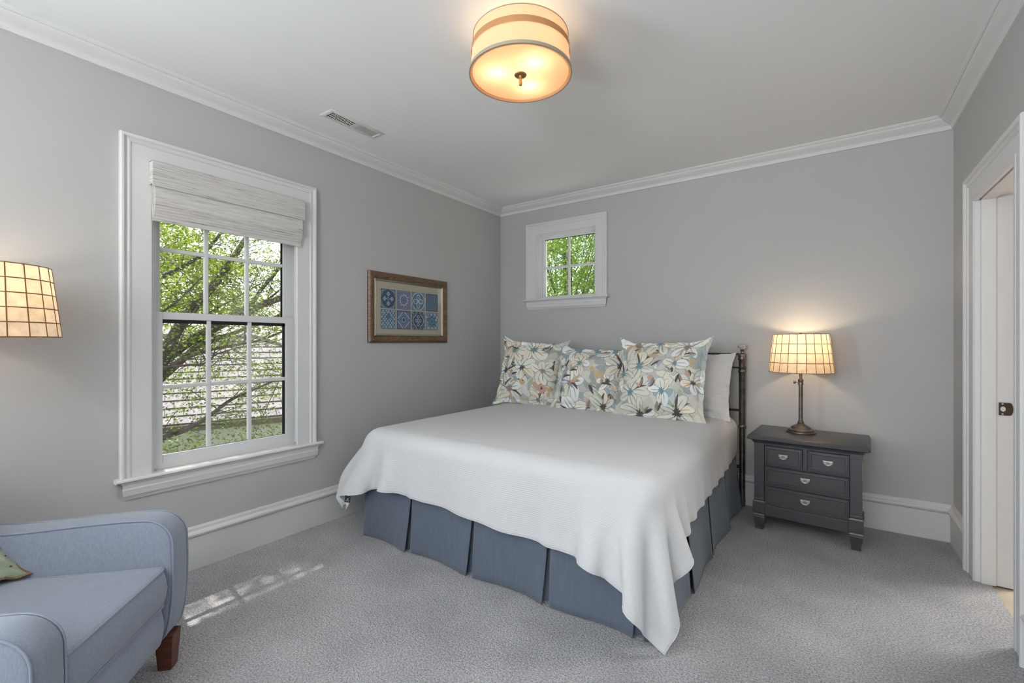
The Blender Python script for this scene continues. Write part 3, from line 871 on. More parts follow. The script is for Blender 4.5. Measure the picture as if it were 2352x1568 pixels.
def pillow(name, w, h, thick, flange, material, seed, n=120, paint_fn=None, ears=0.02, sag=0.0, crown=1.0):
    """flanged pillow standing in its own x-z plane (front faces -y), bottom edge at z = 0"""
    rg = np.random.default_rng(seed)
    u = np.linspace(-1, 1, n); U, Vv = np.meshgrid(u, u, indexing='ij')
    fw = flange
    X = U*(w/2+fw); Z = Vv*(h/2+fw)
    # inside the seam: cushion profile, sides bow inwards between the corners
    sx = np.clip(X/(w/2), -1, 1); sz = np.clip(Z/(h/2), -1, 1)
    T = thick/2*np.clip((1-np.abs(sx)**2.3), 0, 1)**0.72*np.clip((1-np.abs(sz)**2.3), 0, 1)**0.72
    bow = 0.035
    X = X*(1-bow*(1-np.abs(Vv)**2)*np.abs(U)**2) + ears*np.sign(U)*np.clip((np.abs(U)-.75)/.25, 0, 1)*np.clip((np.abs(Vv)-.75)/.25, 0, 1)
    Z = Z*(1-bow*(1-np.abs(U)**2)*np.abs(Vv)**2) + ears*1.3*np.sign(Vv)*np.clip((np.abs(U)-.75)/.25, 0, 1)*np.clip((np.abs(Vv)-.75)/.25, 0, 1)
    wr = 0.0
    for k in range(7):
        a = rg.uniform(0, 6.28); f = rg.uniform(8, 26)
        wr = wr + np.sin((X*math.cos(a)+Z*math.sin(a))*f + rg.uniform(0, 6.28))*0.0060
    edgeness = np.clip(np.maximum(np.abs(U)*(w/2+fw)/(w/2), np.abs(Vv)*(h/2+fw)/(h/2))-0.93, 0, 1)
    per = np.sin((X+Z)*46+seed)*0.5 + np.sin((X-Z)*58+seed*2)*0.5 + np.sin((X*1.7+Z)*90)*0.25
    ruff = np.clip(edgeness*10, 0, 1)*per*0.011
    # pulled gathers running from the corners
    for cu in (-1, 1):
        for cv in (-1, 1):
            dx = (1-cu*U); dz = (1-cv*Vv); aa = np.arctan2(dz, dx); dd = np.hypot(dx, dz)
            wr = wr + 0.010*np.sin(aa*13+seed+cu*2+cv)*np.exp(-((dd-0.45)/0.30)**2)
    Z = Z - sag*np.clip(Vv, 0, 1)*(1-U**2)
    F = -T*(1.0) + wr*np.clip(T/(thick/2), 0, 1) + ruff
    B = T*0.8 + wr*np.clip(T/(thick/2), 0, 1) + ruff + 0.004
    Pf = np.stack([X, F, Z+h/2+fw], -1); Pb = np.stack([X, B, Z+h/2+fw], -1)
    g = MB(); g.grid(Pf)
    nf = n*n
    base = nf; g.v.extend(map(tuple, Pb.reshape(-1, 3).tolist()))
    for i in range(n-1):
        for j in range(n-1):
            g.f.append((base+i*n+j, base+i*n+j+1, base+(i+1)*n+j+1, base+(i+1)*n+j))
    bd = [(i, 0) for i in range(n)] + [(n-1, j) for j in range(1, n)] + [(i, n-1) for i in range(n-2, -1, -1)] + [(0, j) for j in range(n-2, -1, -1)]
    for a, b in zip(bd[:-1], bd[1:]):
        g.f.append((b[0]*n+b[1], a[0]*n+a[1], base+a[0]*n+a[1], base+b[0]*n+b[1]))
    o = g.build(name, material, smooth=180, recalc=False)
    if paint_fn is not None:
        c = paint_fn(U*(w/2+fw), Vv*(h/2+fw))
        c2 = paint_fn(-U*(w/2+fw), Vv*(h/2+fw))
        cc = np.concatenate([np.concatenate([c.reshape(-1, 3), c2.reshape(-1, 3)]), np.ones((2*n*n, 1))], 1)
        at = o.data.color_attributes.new('print', 'FLOAT_COLOR', 'POINT')
        at.data.foreach_set('color', cc.astype(np.float32).ravel())
    return o
def place(o, loc, yaw=0, lean=0, roll=0):
    o.rotation_mode = 'XYZ'
    M = Matrix.Translation(loc) @ Matrix.Rotation(R(yaw), 4, 'Z') @ Matrix.Rotation(R(-lean), 4, 'X') @ Matrix.Rotation(R(roll), 4, 'Y')
    o.matrix_world = M
    return o
TOPZ = BZ + 0.018
def cot():
    m = paint('white_ribbed_cotton', (0.72, 0.71, 0.70), 0.9, bump=(14, 0.5, 0.02), mapping=(0.3, 1, 6))
    return m
M_cot = cot()
for (nm, lab, x, y, yaw, lean) in (('pillow', 'white pillow behind the left floral cushion, against the headboard', 0.93, 3.655, 0, 22),
                                   ('pillow', 'white pillow with a ruffled edge at the right, nearest the nightstand', 1.86, 3.65, -2, 22)):
    o = pillow(nm, 0.84, 0.42, 0.19, 0.045, M_cot, 3 if x < 1 else 8, n=90, ears=0.012)
    place(o, (x, y, TOPZ-0.005), yaw, lean); tag(o, lab, 'pillow', 'white sleeping pillows')
for (lab, x, y, yaw, lean, roll, sd, w, h) in (
        ('floral cushion at the left end of the bed, tilted towards the wall corner', 0.665, 3.46, 16, 17, 4, 21, 0.53, 0.53),
        ('floral cushion in the middle, lower than its two neighbours', 1.255, 3.45, 4, 26, 1, 22, 0.55, 0.50),
        ('largest floral cushion, in front of the right white pillow', 1.87, 3.375, -3, 20, -1, 23, 0.60, 0.54)):
    o = pillow('cushion', w, h, 0.23, 0.035, M_floral, sd, n=270, paint_fn=lambda a, b, s=sd: floral(a, b, s), ears=0.035)
    place(o, (x, y, TOPZ-0.01), yaw, lean, roll); tag(o, lab, 'cushion', 'floral printed cushions on the bed')
# ================================================================ FRAMED PRINT
pic = tag(empty('framed_picture', (0.0, 2.68, 1.27)), 'framed print of eight blue patterned tiles in a brown wood frame', 'picture')
def PF(a, b, t): return (t, a, b)
M_frame = paint('distressed_walnut', (0.13, 0.075, 0.035), 0.38, noise=(30, 0.55), mapping=(1, 1, 4))
fy0, fy1, fz0, fz1 = 2.240, 3.118, 1.264, 1.828
prof = [(0, 0), (0, 0.012), (0.004, 0.018), (0.006, 0.020), (0.010, 0.026), (0.018, 0.030), (0.030, 0.029), (0.044, 0.022), (0.052, 0.016), (0.057, 0.015), (0.057, 0.004)]
casing('frame', PF, fy0, fy1, fz0, fz1, 0.06, prof, bottom=True, parent=pic, m=M_frame)
prof = [(0.056, 0.006), (0.056, 0.018), (0.060, 0.021), (0.064, 0.018), (0.071, 0.012), (0.073, 0.010), (0.073, 0.006)]
lip = casing('gilt_fillet', PF, fy0, fy1, fz0, fz1, 0.06, prof, bottom=True, parent=pic, m=paint('champagne_silver', (0.50, 0.46, 0.37), 0.25, 0.9))
g = MB(); g.box((0.003, fy0+0.03, fz0+0.03), (0.0075, fy1-0.03, fz1-0.03)); g.build('mat_board', paint('cream_mat', (0.42, 0.38, 0.29), 0.8), pic)
g = MB()   # fine ruled line on the mat
for (a0, a1, b0, b1) in ((2.348, 3.017, 1.7135, 1.7150), (2.348, 3.017, 1.372, 1.3735), (2.348, 2.3495, 1.372, 1.715), (3.0155, 3.017, 1.372, 1.715)):
    g.box((0.0074, a0, b0), (0.0078, a1, b1))
g.build('ruled_line', paint('ochre_line', (0.36, 0.22, 0.13), 0.8), pic)
M_tileprint = attr_mat('printed_tiles', 'print', rough=0.5)
def tile_colors(k, u, v):
    """u, v in -1..1 ; eight ornament patterns in blues"""
    r = np.hypot(u, v); th = np.arctan2(v, u); au, av = np.abs(u), np.abs(v)
    navy, blue, sky, pale, vio, teal = [s2l(c) for c in ((52, 72, 96), (78, 104, 132), (112, 142, 166), (176, 192, 200), (108, 108, 136), (70, 110, 128))]
    C = np.zeros(u.shape+(3,)); C[:] = [navy, vio, blue, blue, teal, vio, navy, teal][k]
    def put(m, c): C[m] = c
    if k == 0:
        put(np.abs(np.maximum(au+av*0.5, av+au*0.5)-1.1) < .05, sky); put(np.abs(r-1.15) < .06, sky)
        for cx, cy in ((.5, 0), (-.5, 0), (0, .5), (0, -.5)):
            q = np.abs(u-cx)+np.abs(v-cy); put(np.abs(q-.2) < .05, pale); put(q < .06, pale)
        put(np.abs(au+av-.16) < .05, sky)
    elif k == 1:
        put(np.abs(r-(.55+.07*np.cos(12*th))) < .06, pale); put(r < .42+.05*np.cos(12*th), blue); put(np.abs(r-.25) < .03, sky)
        put((np.maximum(au, av) > .86) & (np.sin(u*30)*np.sin(v*30) > 0), sky); put((r > .7) & (np.sin(18*th) > .5) & (r < .95), sky)
    elif k == 2:
        for cx, cy in ((.42, 0), (-.42, 0), (0, .42), (0, -.42)):
            q = np.hypot((u-cx)*(1 if cx else 1.4), (v-cy)*(1 if cy else 1.4)); put(np.abs(q-.33) < .06, pale); put(q < .14, sky)
        put(np.abs(au-av) < .05*(r < .4), pale); put(np.abs(r-.98) < .06, pale); put((r > 1.12) & (r < 1.25), sky)
    elif k == 3:
        put((np.sin(u*16)*np.sin(v*16) > .1), teal); put(np.sin(r*26) > .55, vio); put(np.maximum(au, av) > .92, navy)
    elif k == 4:
        put(np.sin(u*9+2*v)*np.cos(v*8-u) > .1, sky); put(np.sin(u*17)*np.sin(v*15+1) > .4, pale); put(np.hypot(u, v-.3) < .3+.05*np.cos(8*th), blue)
    elif k == 5:
        q = au**.9+av**.9; put(np.abs(q-1.05) < .06, pale); put(q < .98, blue); put(np.abs(q-.75) < .05, sky); put(r < .22, navy); put(np.abs(r-.24) < .03, pale); put(np.maximum(au, av) > .9, navy)
    elif k == 6:
        q = au+av*.82+.07*np.cos(6*th); put(np.abs(q-.95) < .05, pale); put(np.abs(q-1.25) < .04, sky)
        for cx, cy in ((.3, 0), (-.3, 0), (0, .42), (0, -.42), (0, 0)):
            q2 = np.hypot(u-cx, v-cy); put(np.abs(q2-.15) < .035, pale)
        put((au > .75) & (av > .75), sky)
    else:
        put(r > .75+.12*np.cos(9*th), sky); put((np.sin(u*11+v*3)*np.sin(v*10) > .3) & (r > .6), pale); put(r < .5+.08*np.cos(14*th), teal); put(np.abs(r-.3) < .04, sky); put((np.sin(9*th) > .6) & (r > .9), s2l((140, 130, 130)))
    put(np.maximum(au, av) > .965, navy)
    return C
tw, thh = 0.149, 0.158
for k in range(8):
    i, j = k % 4, k // 4
    a0 = 2.363 + i*0.1634; b0 = 1.543 if j == 0 else 1.377
    n = 110
    u = np.linspace(-1, 1, n); U, V2 = np.meshgrid(u, u, indexing='ij')
    P = np.stack([np.full_like(U, 0.0088), a0+tw*(U+1)/2, b0+thh*(V2+1)/2*0.98], -1)
    g = MB(); g.grid(P); o = g.build('printed_tile', M_tileprint, pic, recalc=False)
    cc = np.concatenate([tile_colors(k, U, V2).reshape(-1, 3), np.ones((n*n, 1))], 1)
    at = o.data.color_attributes.new('print', 'FLOAT_COLOR', 'POINT'); at.data.foreach_set('color', cc.astype(np.float32).ravel())
g = MB(); x = 0.0115; g.add([(x, fy0+.05, fz0+.05), (x, fy1-.05, fz0+.05), (x, fy1-.05, fz1-.05), (x, fy0+.05, fz1-.05)], [(0, 1, 2, 3)])
g.build('picture_pane', M_picglass, pic)
in_parent(pic)

# ================================================================ CEILING VENT, OUTLET
vent = tag(empty('ceiling_vent', (0.36, 1.86, ZC)), 'white ceiling air register near the left wall, half its grille dark', 'vent')
vx0, vx1, vy0, vy1 = 0.300, 0.428, 1.650, 2.062
g = MB()
casing('vent_frame', lambda a, b, t: (b, a, ZC - t), vy0, vy1, vx0, vx1, 0.03, [(0, 0), (0.003, 0.003), (0.012, 0.006), (0.024, 0.007), (0.026, 0.003), (0.026, 0)], bottom=True, parent=vent, m=M_vent)
g.box((vx0+0.02, vy0+0.02, ZC-0.001), (vx1-0.02, (vy0+vy1)/2-0.006, ZC-0.0005)); g.build('duct_opening', M_ventdark, vent)
g = MB(); g.box((vx0+0.02, (vy0+vy1)/2-0.004, ZC-0.004), (vx1-0.02, (vy0+vy1)/2+0.004, ZC)); g.build('centre_bar', M_vent, vent)
for k in range(28):
    y = vy0 + 0.030 + k*0.0131
    if abs(y-(vy0+vy1)/2) < 0.008: continue
    left = y < (vy0+vy1)/2
    g = MB()
    if left: g.box((vx0+0.026, y, ZC-0.0045), (vx1-0.026, y+0.0014, ZC-0.0008))
    else: g.add([(vx0+0.026, y, ZC-0.0052), (vx1-0.026, y, ZC-0.0052), (vx1-0.026, y+0.0115, ZC-0.001), (vx0+0.026, y+0.0115, ZC-0.001)], [(0, 1, 2, 3)])
    g.build('louver', M_ventdark if False else M_vent, vent)
g = MB()
for x in (vx0+0.05, vx1-0.05): g.box((x-0.001, vy0+0.028, ZC-0.003), (x+0.001, (vy0+vy1)/2-0.006, ZC-0.001))
g.build('damper_bar', M_vent, vent)
in_parent(vent)

out = tag(empty('wall_outlet', (3.085, YB, 0.37)), 'white wall outlet on the back wall, mostly hidden by the nightstand', 'outlet')
g = MB(); g.box((3.045, YB-0.006, 0.312), (3.116, YB, 0.438)); g.build('cover_plate', M_plate, out, bevel=0.003)
for zz in (0.352, 0.398):
    g = MB(); g.lathe([(0.017, 0), (0.0165, 0.002)], n=20)
    s_ = g.build('socket', M_plate, out, M=Matrix.Translation((3.0805, YB-0.006, zz)) @ Matrix.Rotation(R(90), 4, 'X'))
in_parent(out)

# ================================================================ NIGHTSTAND
ns = tag(empty('nightstand', (2.797, 3.497, 0), R(-3.2)), 'charcoal nightstand with four drawers to the right of the bed', 'nightstand')
def NL(a, b, t): return (a, -t, b)
dep = 0.43
def fbox(g, x0, x1, y0, y1, z0, z1): g.box((x0, y0, z0), (x1, y1, z1))
# top slab with moulded edge
ring = []
def rect(hx, y0, y1, z): return [(-hx, y0, z), (hx, y0, z), (hx, y1, z), (-hx, y1, z)]
def chrect(hx, y0, y1, z, c=0.0):
    return [(-hx+c, y0, z), (hx-c, y0, z), (hx, y0+c, z), (hx, y1, z), (-hx, y1, z), (-hx, y0+c, z)]
g = MB()
lv = [(0.300, -0.008, 0.585), (0.302, -0.012, 0.590), (0.308, -0.020, 0.600), (0.318, -0.030, 0.607), (0.322, -0.034, 0.609), (0.330, -0.045, 0.610), (0.334, -0.050, 0.614),
      (0.335, -0.051, 0.620), (0.332, -0.048, 0.625), (0.329, -0.045, 0.627), (0.329, -0.045, 0.631), (0.325, -0.040, 0.637), (0.321, -0.036, 0.640)]
g.loft([chrect(hx, y0, dep+0.005, z, 0.012) for hx, y0, z in lv]); g.build('top', M_night, ns, smooth=35)
g = MB()
fbox(g, -0.285, 0.285, 0.02, dep, 0.100, 0.586)
g.build('body', M_night, ns, bevel=0.003)
g = MB()   # face rails and the divider between the two small drawers
fbox(g, -0.232, 0.232, 0.004, 0.022, 0.574, 0.586); fbox(g, -0.232, 0.232, 0.006, 0.022, 0.434, 0.443); fbox(g, -0.232, 0.232, 0.006, 0.022, 0.300, 0.316)
fbox(g, -0.012, 0.012, 0.006, 0.022, 0.443, 0.574)
g.build('face_frame', M_night, ns, bevel=0.0015)
g = MB(); fbox(g, -0.232, 0.232, 0.000, 0.022, 0.097, 0.168); g.build('apron', M_night, ns, bevel=0.002)
for sx in (-1, 1):      # corner pilasters
    g = MB(); cx = sx*0.264
    fbox(g, cx-0.031, cx+0.031, -0.006, 0.03, 0.555, 0.586)
    # column with chamfered inner edge
    g.loft([[(cx-0.030, -0.004, z), (cx+0.030, -0.004, z), (cx+0.030, 0.03, z), (cx-0.030, 0.03, z)] for z in (0.215, 0.555)])
    fbox(g, cx-0.033, cx+0.033, -0.009, 0.03, 0.206, 0.215)
    fbox(g, cx-0.030, cx+0.030, -0.005, 0.03, 0.196, 0.206)
    g.loft([rect2 for rect2 in [[(cx-w, -y, z), (cx+w, -y, z), (cx+w, 0.03, z), (cx-w, 0.03, z)] for w, y, z in ((0.037, 0.014, 0.118), (0.037, 0.014, 0.186), (0.033, 0.010, 0.196))]])
    g.build('pilaster', M_night, ns, bevel=0.002)
for sx in (-1, 1):
    for fy in (0, 1):
        g = MB(); cx = sx*0.264; cy = 0.018 if fy == 0 else dep-0.035
        lv = [(0.024, 0.0), (0.025, 0.012), (0.021, 0.014), (0.022, 0.018), (0.036, 0.082), (0.037, 0.086), (0.033, 0.092), (0.035, 0.098), (0.033, 0.104), (0.030, 0.108), (0.036, 0.114), (0.036, 0.119)]
        g.loft([[(cx-w, cy-w, z), (cx+w, cy-w, z), (cx+w, cy+w, z), (cx-w, cy+w, z)] for w, z in lv])
        g.build('leg', M_night, ns, smooth=25)
def pull(parent, cx, cz):
    g = MB(); pts = [(-0.026, 0.015), (0.026, 0.015)] + [(0.028*math.cos(R(a)), 0.010 + 0.030*math.sin(R(a))) for a in range(0, -181, -15)]
    def D(s, y): return [(cx+px*s, y, cz+(pz)*s) for px, pz in pts]
    g.loft([D(1, -0.0035), D(0.97, -0.0075), D(0.90, -0.0085), D(0.86, -0.0085), D(0.80, -0.0065)], False, True)
    pl = g.build('pull_plate', M_silver, parent, smooth=30)
    g = MB(); rg = []
    for s, y in ((1.0, -0.0068), (0.85, -0.0052), (0.55, -0.0044), (0.05, -0.0042)):
        rg.append([(cx+0.0125*s*math.cos(2*PI*j/20), y, cz-0.002+0.0085*s*math.sin(2*PI*j/20)) for j in range(20)])
    g.loft(rg); g.build('finger_cup', paint('shaded_nickel', (0.30, 0.28, 0.26), 0.35, 0.9) if 'shaded_nickel' not in bpy.data.materials else bpy.data.materials['shaded_nickel'], pl, smooth=60)
    g = MB(); g.tube([(cx+0.018*math.cos(R(a)), -0.0105, cz+0.007+0.022*math.sin(R(a))) for a in range(0, -181, -12)], 0.0021, 8)
    for s in (-1, 1): g.lathe([(0.0034, 0), (0.0034, 0.004)], n=10, c=(cx+s*0.018, -0.0105, cz+0.006))
    g.build('pull_handle', M_silver, pl, smooth=60)
def drawer(x0, x1, z0, z1):
    prof = [(0, -0.006), (0, 0.004), (0.002, 0.006), (0.007, 0.006), (0.009, 0.0035), (0.013, 0.0045), (0.016, 0.0045), (0.018, 0.001), (0.021, 0.0005), (0.022, -0.0035), (0.022, -0.006)]
    m = empty('drawer', (0, 0, 0)); bpy.data.objects.remove(m)
    g = MB(); fbox(g, x0+0.004, x1-0.004, 0.0035, 0.30, z0+0.003, z1-0.003)
    d = g.build('drawer', M_night, ns)
    casing('drawer_molding', NL, x0, x1, z0, z1, 0.022, prof, bottom=True, parent=d, m=M_night)
    pull(d, (x0+x1)/2, (z0+z1)/2+0.002)
drawer(-0.229, -0.015, 0.445, 0.571); drawer(0.015, 0.229, 0.445, 0.571)
drawer(-0.229, 0.229, 0.318, 0.431); drawer(-0.229, 0.229, 0.172, 0.297)

# ================================================================ CAPIZ-SHADE LAMPS
def capiz_shade(parent, z0, z1, rb, rt, rows, cols, ph=0.0):
    g = MB(); inset = 0.0
    for i in range(rows):
        for j in range(cols):
            P = []
            for (ii, jj) in ((i, j), (i, j+1), (i+1, j+1), (i+1, j)):
                q = ii/rows; r = rb+(rt-rb)*q; a = 2*PI*(jj+ph)/cols
                P.append((r*math.cos(a), r*math.sin(a), z0+(z1-z0)*q))
            g.add(P, [(0, 1, 2, 3)])
    sh = g.build('lamp_shade', M_capiz, parent)
    g = MB()
    for i in range(rows+1):
        q = i/rows; r = rb+(rt-rb)*q
        g.tube_closed([(r*math.cos(2*PI*(j+ph)/cols), r*math.sin(2*PI*(j+ph)/cols), z0+(z1-z0)*q) for j in range(cols)], 0.0022 if 0 < i < rows else 0.0020, 6)
    for j in range(cols):
        a = 2*PI*(j+ph)/cols
        g.tube([(rb*math.cos(a), rb*math.sin(a), z0), (rt*math.cos(a), rt*math.sin(a), z1)], 0.0021, 6)
    g.build('shade_lattice', M_came, sh, smooth=60)
    g = MB()
    for k in range(3):
        a = 2*PI*k/3+0.4; g.tube([(0, 0, z1-0.012), (rt*math.cos(a), rt*math.sin(a), z1-0.004)], 0.0018, 6)
    g.build('shade_spider', M_rail, sh)
    return sh
def add_bulb(parent, z, power, rad, wpos, color=(1.0, 0.76, 0.48)):
    l = light('lamp_bulb_light', 'POINT', (wpos[0], wpos[1], wpos[2]+z), power, color, shadow_soft_size=rad)
    return l

tl = tag(empty('table_lamp', (2.762, 3.765, 0.640)), 'bronze table lamp with a lit shell-tile shade on the nightstand', 'table lamp')
g = MB()
g.lathe([(0.088, 0), (0.090, 0.004), (0.088, 0.010), (0.082, 0.014), (0.084, 0.018), (0.080, 0.024), (0.062, 0.030), (0.060, 0.036), (0.050, 0.044), (0.036, 0.052), (0.024, 0.058),
         (0.018, 0.066), (0.020, 0.070), (0.017, 0.076), (0.0135, 0.084)], n=48); g.build('lamp_base', M_dark_metal, tl, smooth=50)
g = MB()
g.lathe([(0.0128, 0.080), (0.0125, 0.330), (0.016, 0.332), (0.0165, 0.340), (0.0145, 0.344), (0.0145, 0.356), (0.017, 0.360), (0.0165, 0.368), (0.0125, 0.372), (0.009, 0.376), (0.009, 0.47)], n=28)
st = g.build('stem', M_dark_metal, tl, smooth=50)
g = MB(); g.lathe([(0.003, 0), (0.004, 0.010), (0.004, 0.018), (0.010, 0.020), (0.0115, 0.025), (0.010, 0.031), (0.004, 0.033)], n=16)
g.build('height_knob', M_dark_metal, st, smooth=50, M=Matrix.Translation((-0.012, 0, 0.350)) @ Matrix.Rotation(R(-90), 4, 'Y'))
capiz_shade(tl, 0.422, 0.685, 0.197, 0.166, 4, 22, 0.25)
g = MB(); g.lathe([(0.012, 0.47), (0.014, 0.48), (0.014, 0.51), (0.010, 0.515)], n=20); g.build('socket', M_dark_metal, tl, smooth=50)
bulbm, nt, b, N, L = newmat('frosted_bulb'); b.inputs['Base Color'].default_value = (1, .9, .7, 1); b.inputs['Emission Color'].default_value = (1, 0.78, 0.5, 1); b.inputs['Emission Strength'].default_value = 6.0
g = MB(); g.lathe([(0.008, 0.515), (0.012, 0.525), (0.022, 0.545), (0.026, 0.562), (0.022, 0.582), (0.010, 0.592), (0.001, 0.594)], n=20); g.build('light_bulb', bulbm, tl, smooth=180)
g = MB(); g.lathe([(0.003, 0.590), (0.003, 0.680), (0.011, 0.684), (0.012, 0.688), (0.007, 0.692), (0.002, 0.694)], n=16); g.build('finial', M_dark_metal, tl, smooth=50)
BULB_T = 4.2
light('table_lamp_light', 'POINT', (2.762, 3.765, 0.640+0.625), BULB_T, (1.0, 0.77, 0.50), shadow_soft_size=0.03)

FLX, FLY = 0.265, 0.285
fl = tag(empty('floor_lamp', (FLX, FLY, 0)), 'floor lamp with a lit shell-tile shade behind the armchair', 'floor lamp')
g = MB(); g.lathe([(0.125, 0), (0.127, 0.006), (0.120, 0.012), (0.100, 0.018), (0.060, 0.026), (0.030, 0.034), (0.018, 0.046)], n=48); g.build('lamp_base', M_dark_metal, fl, smooth=50)
g = MB(); g.lathe([(0.011, 0.04), (0.011, 1.10), (0.014, 1.104), (0.014, 1.125), (0.009, 1.13), (0.009, 1.38)], n=24); g.build('stem', M_dark_metal, fl, smooth=50)
capiz_shade(fl, 1.293, 1.570, 0.200, 0.169, 5, 20, 0.35)
g = MB(); g.lathe([(0.008, 1.38), (0.012, 1.39), (0.024, 1.42), (0.027, 1.44), (0.022, 1.46), (0.001, 1.47)], n=20); g.build('light_bulb', bulbm, fl, smooth=180)
g = MB(); g.lathe([(0.003, 1.466), (0.003, 1.570), (0.011, 1.574), (0.012, 1.580), (0.007, 1.584)], n=16); g.build('finial', M_dark_metal, fl, smooth=50)
light('floor_lamp_light', 'POINT', (FLX, FLY, 1.49), 2.2, (1.0, 0.84, 0.64), shadow_soft_size=0.03)

# ================================================================ DRUM CEILING LIGHT
LX, LY = 1.787, 1.702
dl = tag(empty('ceiling_light', (LX, LY, ZC)), 'lit drum ceiling light with tan fabric shade and frosted diffuser', 'ceiling light')
g = MB(); g.lathe([(0.07, 0), (0.07, -0.018), (0.06, -0.024), (0.012, -0.026), (0.010, -0.03)], n=40); g.build('canopy', M_brass, dl, smooth=40)
g = MB(); g.lathe([(0.006, -0.02), (0.006, -0.262)], n=12); g.build('stem', M_brass, dl, smooth=40)
ZT, ZBm, RT, RB = -0.060, -0.230, 0.213, 0.229
def rr_(q): return RB + (RT-RB)*q
def ringsurf(name, q0, q1, off, mat, th=0.0015):
    g = MB(); g.lathe([(rr_(q0)+off, ZBm+(ZT-ZBm)*q0), (rr_(q1)+off, ZBm+(ZT-ZBm)*q1)], n=96, caps=False)
    return g.build(name, mat, dl, smooth=60)
ringsurf('drum_shade', 0.0, 1.0, -0.003, M_fabric_shade)
ringsurf('ribbon_band', 0.545, 0.715, 0.0015, M_band)
M_edge = paint('grey_shade_trim', (0.36, 0.31, 0.24), 0.6)
g = MB(); g.lathe([(RB-0.004, ZBm-0.001), (RB+0.002, ZBm-0.001), (RB+0.001, ZBm+0.013), (RB-0.003, ZBm+0.013)], n=96, caps=False); g.build('bottom_trim', M_edge, dl, smooth=40)
g = MB(); g.tube_closed([(RT*math.cos(2*PI*j/96), RT*math.sin(2*PI*j/96), ZT) for j in range(96)], 0.0018, 6); g.build('top_trim', M_edge, dl)
g = MB(); g.lathe([(RB-0.004, ZBm+0.001), (RB-0.012, ZBm+0.001), (RB-0.014, ZBm+0.010), (RB-0.004, ZBm+0.012)], n=96, caps=False); g.build('diffuser_rim', M_diffuser, dl, smooth=40)
g = MB(); g.lathe([(0.001, ZBm+0.008), (0.1, ZBm+0.008), (RB-0.010, ZBm+0.008)], n=96, caps=False); g.build('diffuser', M_diffuser, dl, smooth=60)
g = MB(); g.lathe([(0.001, ZBm+0.006), (0.027, ZBm+0.006), (0.028, ZBm+0.004), (0.026, ZBm+0.001), (0.008, ZBm-0.001), (0.006, ZBm-0.006), (0.0065, ZBm-0.012), (0.0075, ZBm-0.040), (0.0065, ZBm-0.042), (0.001, ZBm-0.042)], n=32); g.build('finial', M_brass, dl, smooth=40)
for k in range(3):
    a = R(100 + 120*k)
    g = MB(); g.tube([(0.008, 0, -0.15), (0.05, 0, -0.15)], 0.006, 8); g.lathe([(0.012, -0.16), (0.024, -0.15), (0.028, -0.13), (0.02, -0.11), (0.002, -0.10)], (0.085, 0, 0), 16)
    g.build('light_bulb', bulbm, dl, smooth=60, M=Matrix.Rotation(a, 4, 'Z'))
    light('ceiling_bulb_light', 'POINT', (LX+0.105*math.cos(a), LY+0.105*math.sin(a), ZC-0.165), 0.36, (1.0, 0.80, 0.56), shadow_soft_size=0.022)

# ================================================================ ARMCHAIR
ac = tag(empty('armchair', (1.054, 0.471, 0), R(-43.8)), 'blue-grey upholstered armchair with piped arms on dark wood legs', 'armchair')
M_pipe = paint('piping_cord', (0.22, 0.25, 0.31), 0.85, sheen=0.2)
def outline():
    P = [(-0.80, 0.135), (-0.40, 0.130), (-0.06, 0.130), (-0.015, 0.135), (0.012, 0.165), (0.026, 0.23), (0.034, 0.32), (0.036, 0.42), (0.034, 0.50)]
    P += [(-0.066 + 0.100*math.cos(R(a)), 0.505 + 0.098*math.sin(R(a))) for a in (8, 20, 32, 45, 58, 70, 82, 90)]
    P += [(-0.14, 0.604), (-0.24, 0.600), (-0.34, 0.594), (-0.44, 0.588), (-0.54, 0.586), (-0.64, 0.592), (-0.73, 0.604), (-0.80, 0.615)]
    return P
OUT = outline()
def inset(P, d):
    n = len(P); c = []
    for i in range(n):
        a, b = Vector(P[i-1]), Vector(P[(i+1) % n]); t = (b-a).normalized(); nrm = Vector((-t.y, t.x)); c.append((P[i][0]+nrm.x*d, P[i][1]+nrm.y*d))
    return c
for sx in (-1, 1):
    g = MB(); x0, x1 = (0.262, 0.378)
    OUTS = OUT if sx < 0 else [(y, 0.13+(z-0.13)*0.925) for y, z in OUT]
    xs = [(x0-0.000, 0.016), (x0+0.004, 0.006), (x0+0.014, 0.0), (x1-0.014, 0.0), (x1-0.004, 0.006), (x1, 0.016)]
    g.loft([[(sx*x, y, z) for y, z in inset(OUTS, d)] for x, d in xs])
    arm = g.build('arm', M_arm, ac, smooth=50)
    for x in (x0+0.004, x1-0.004):
        g = MB(); g.tube_closed([(sx*x, y, z) for y, z in inset(OUTS, 0.002)], 0.0036, 8)
        g.build('piping', M_pipe, arm, smooth=180)
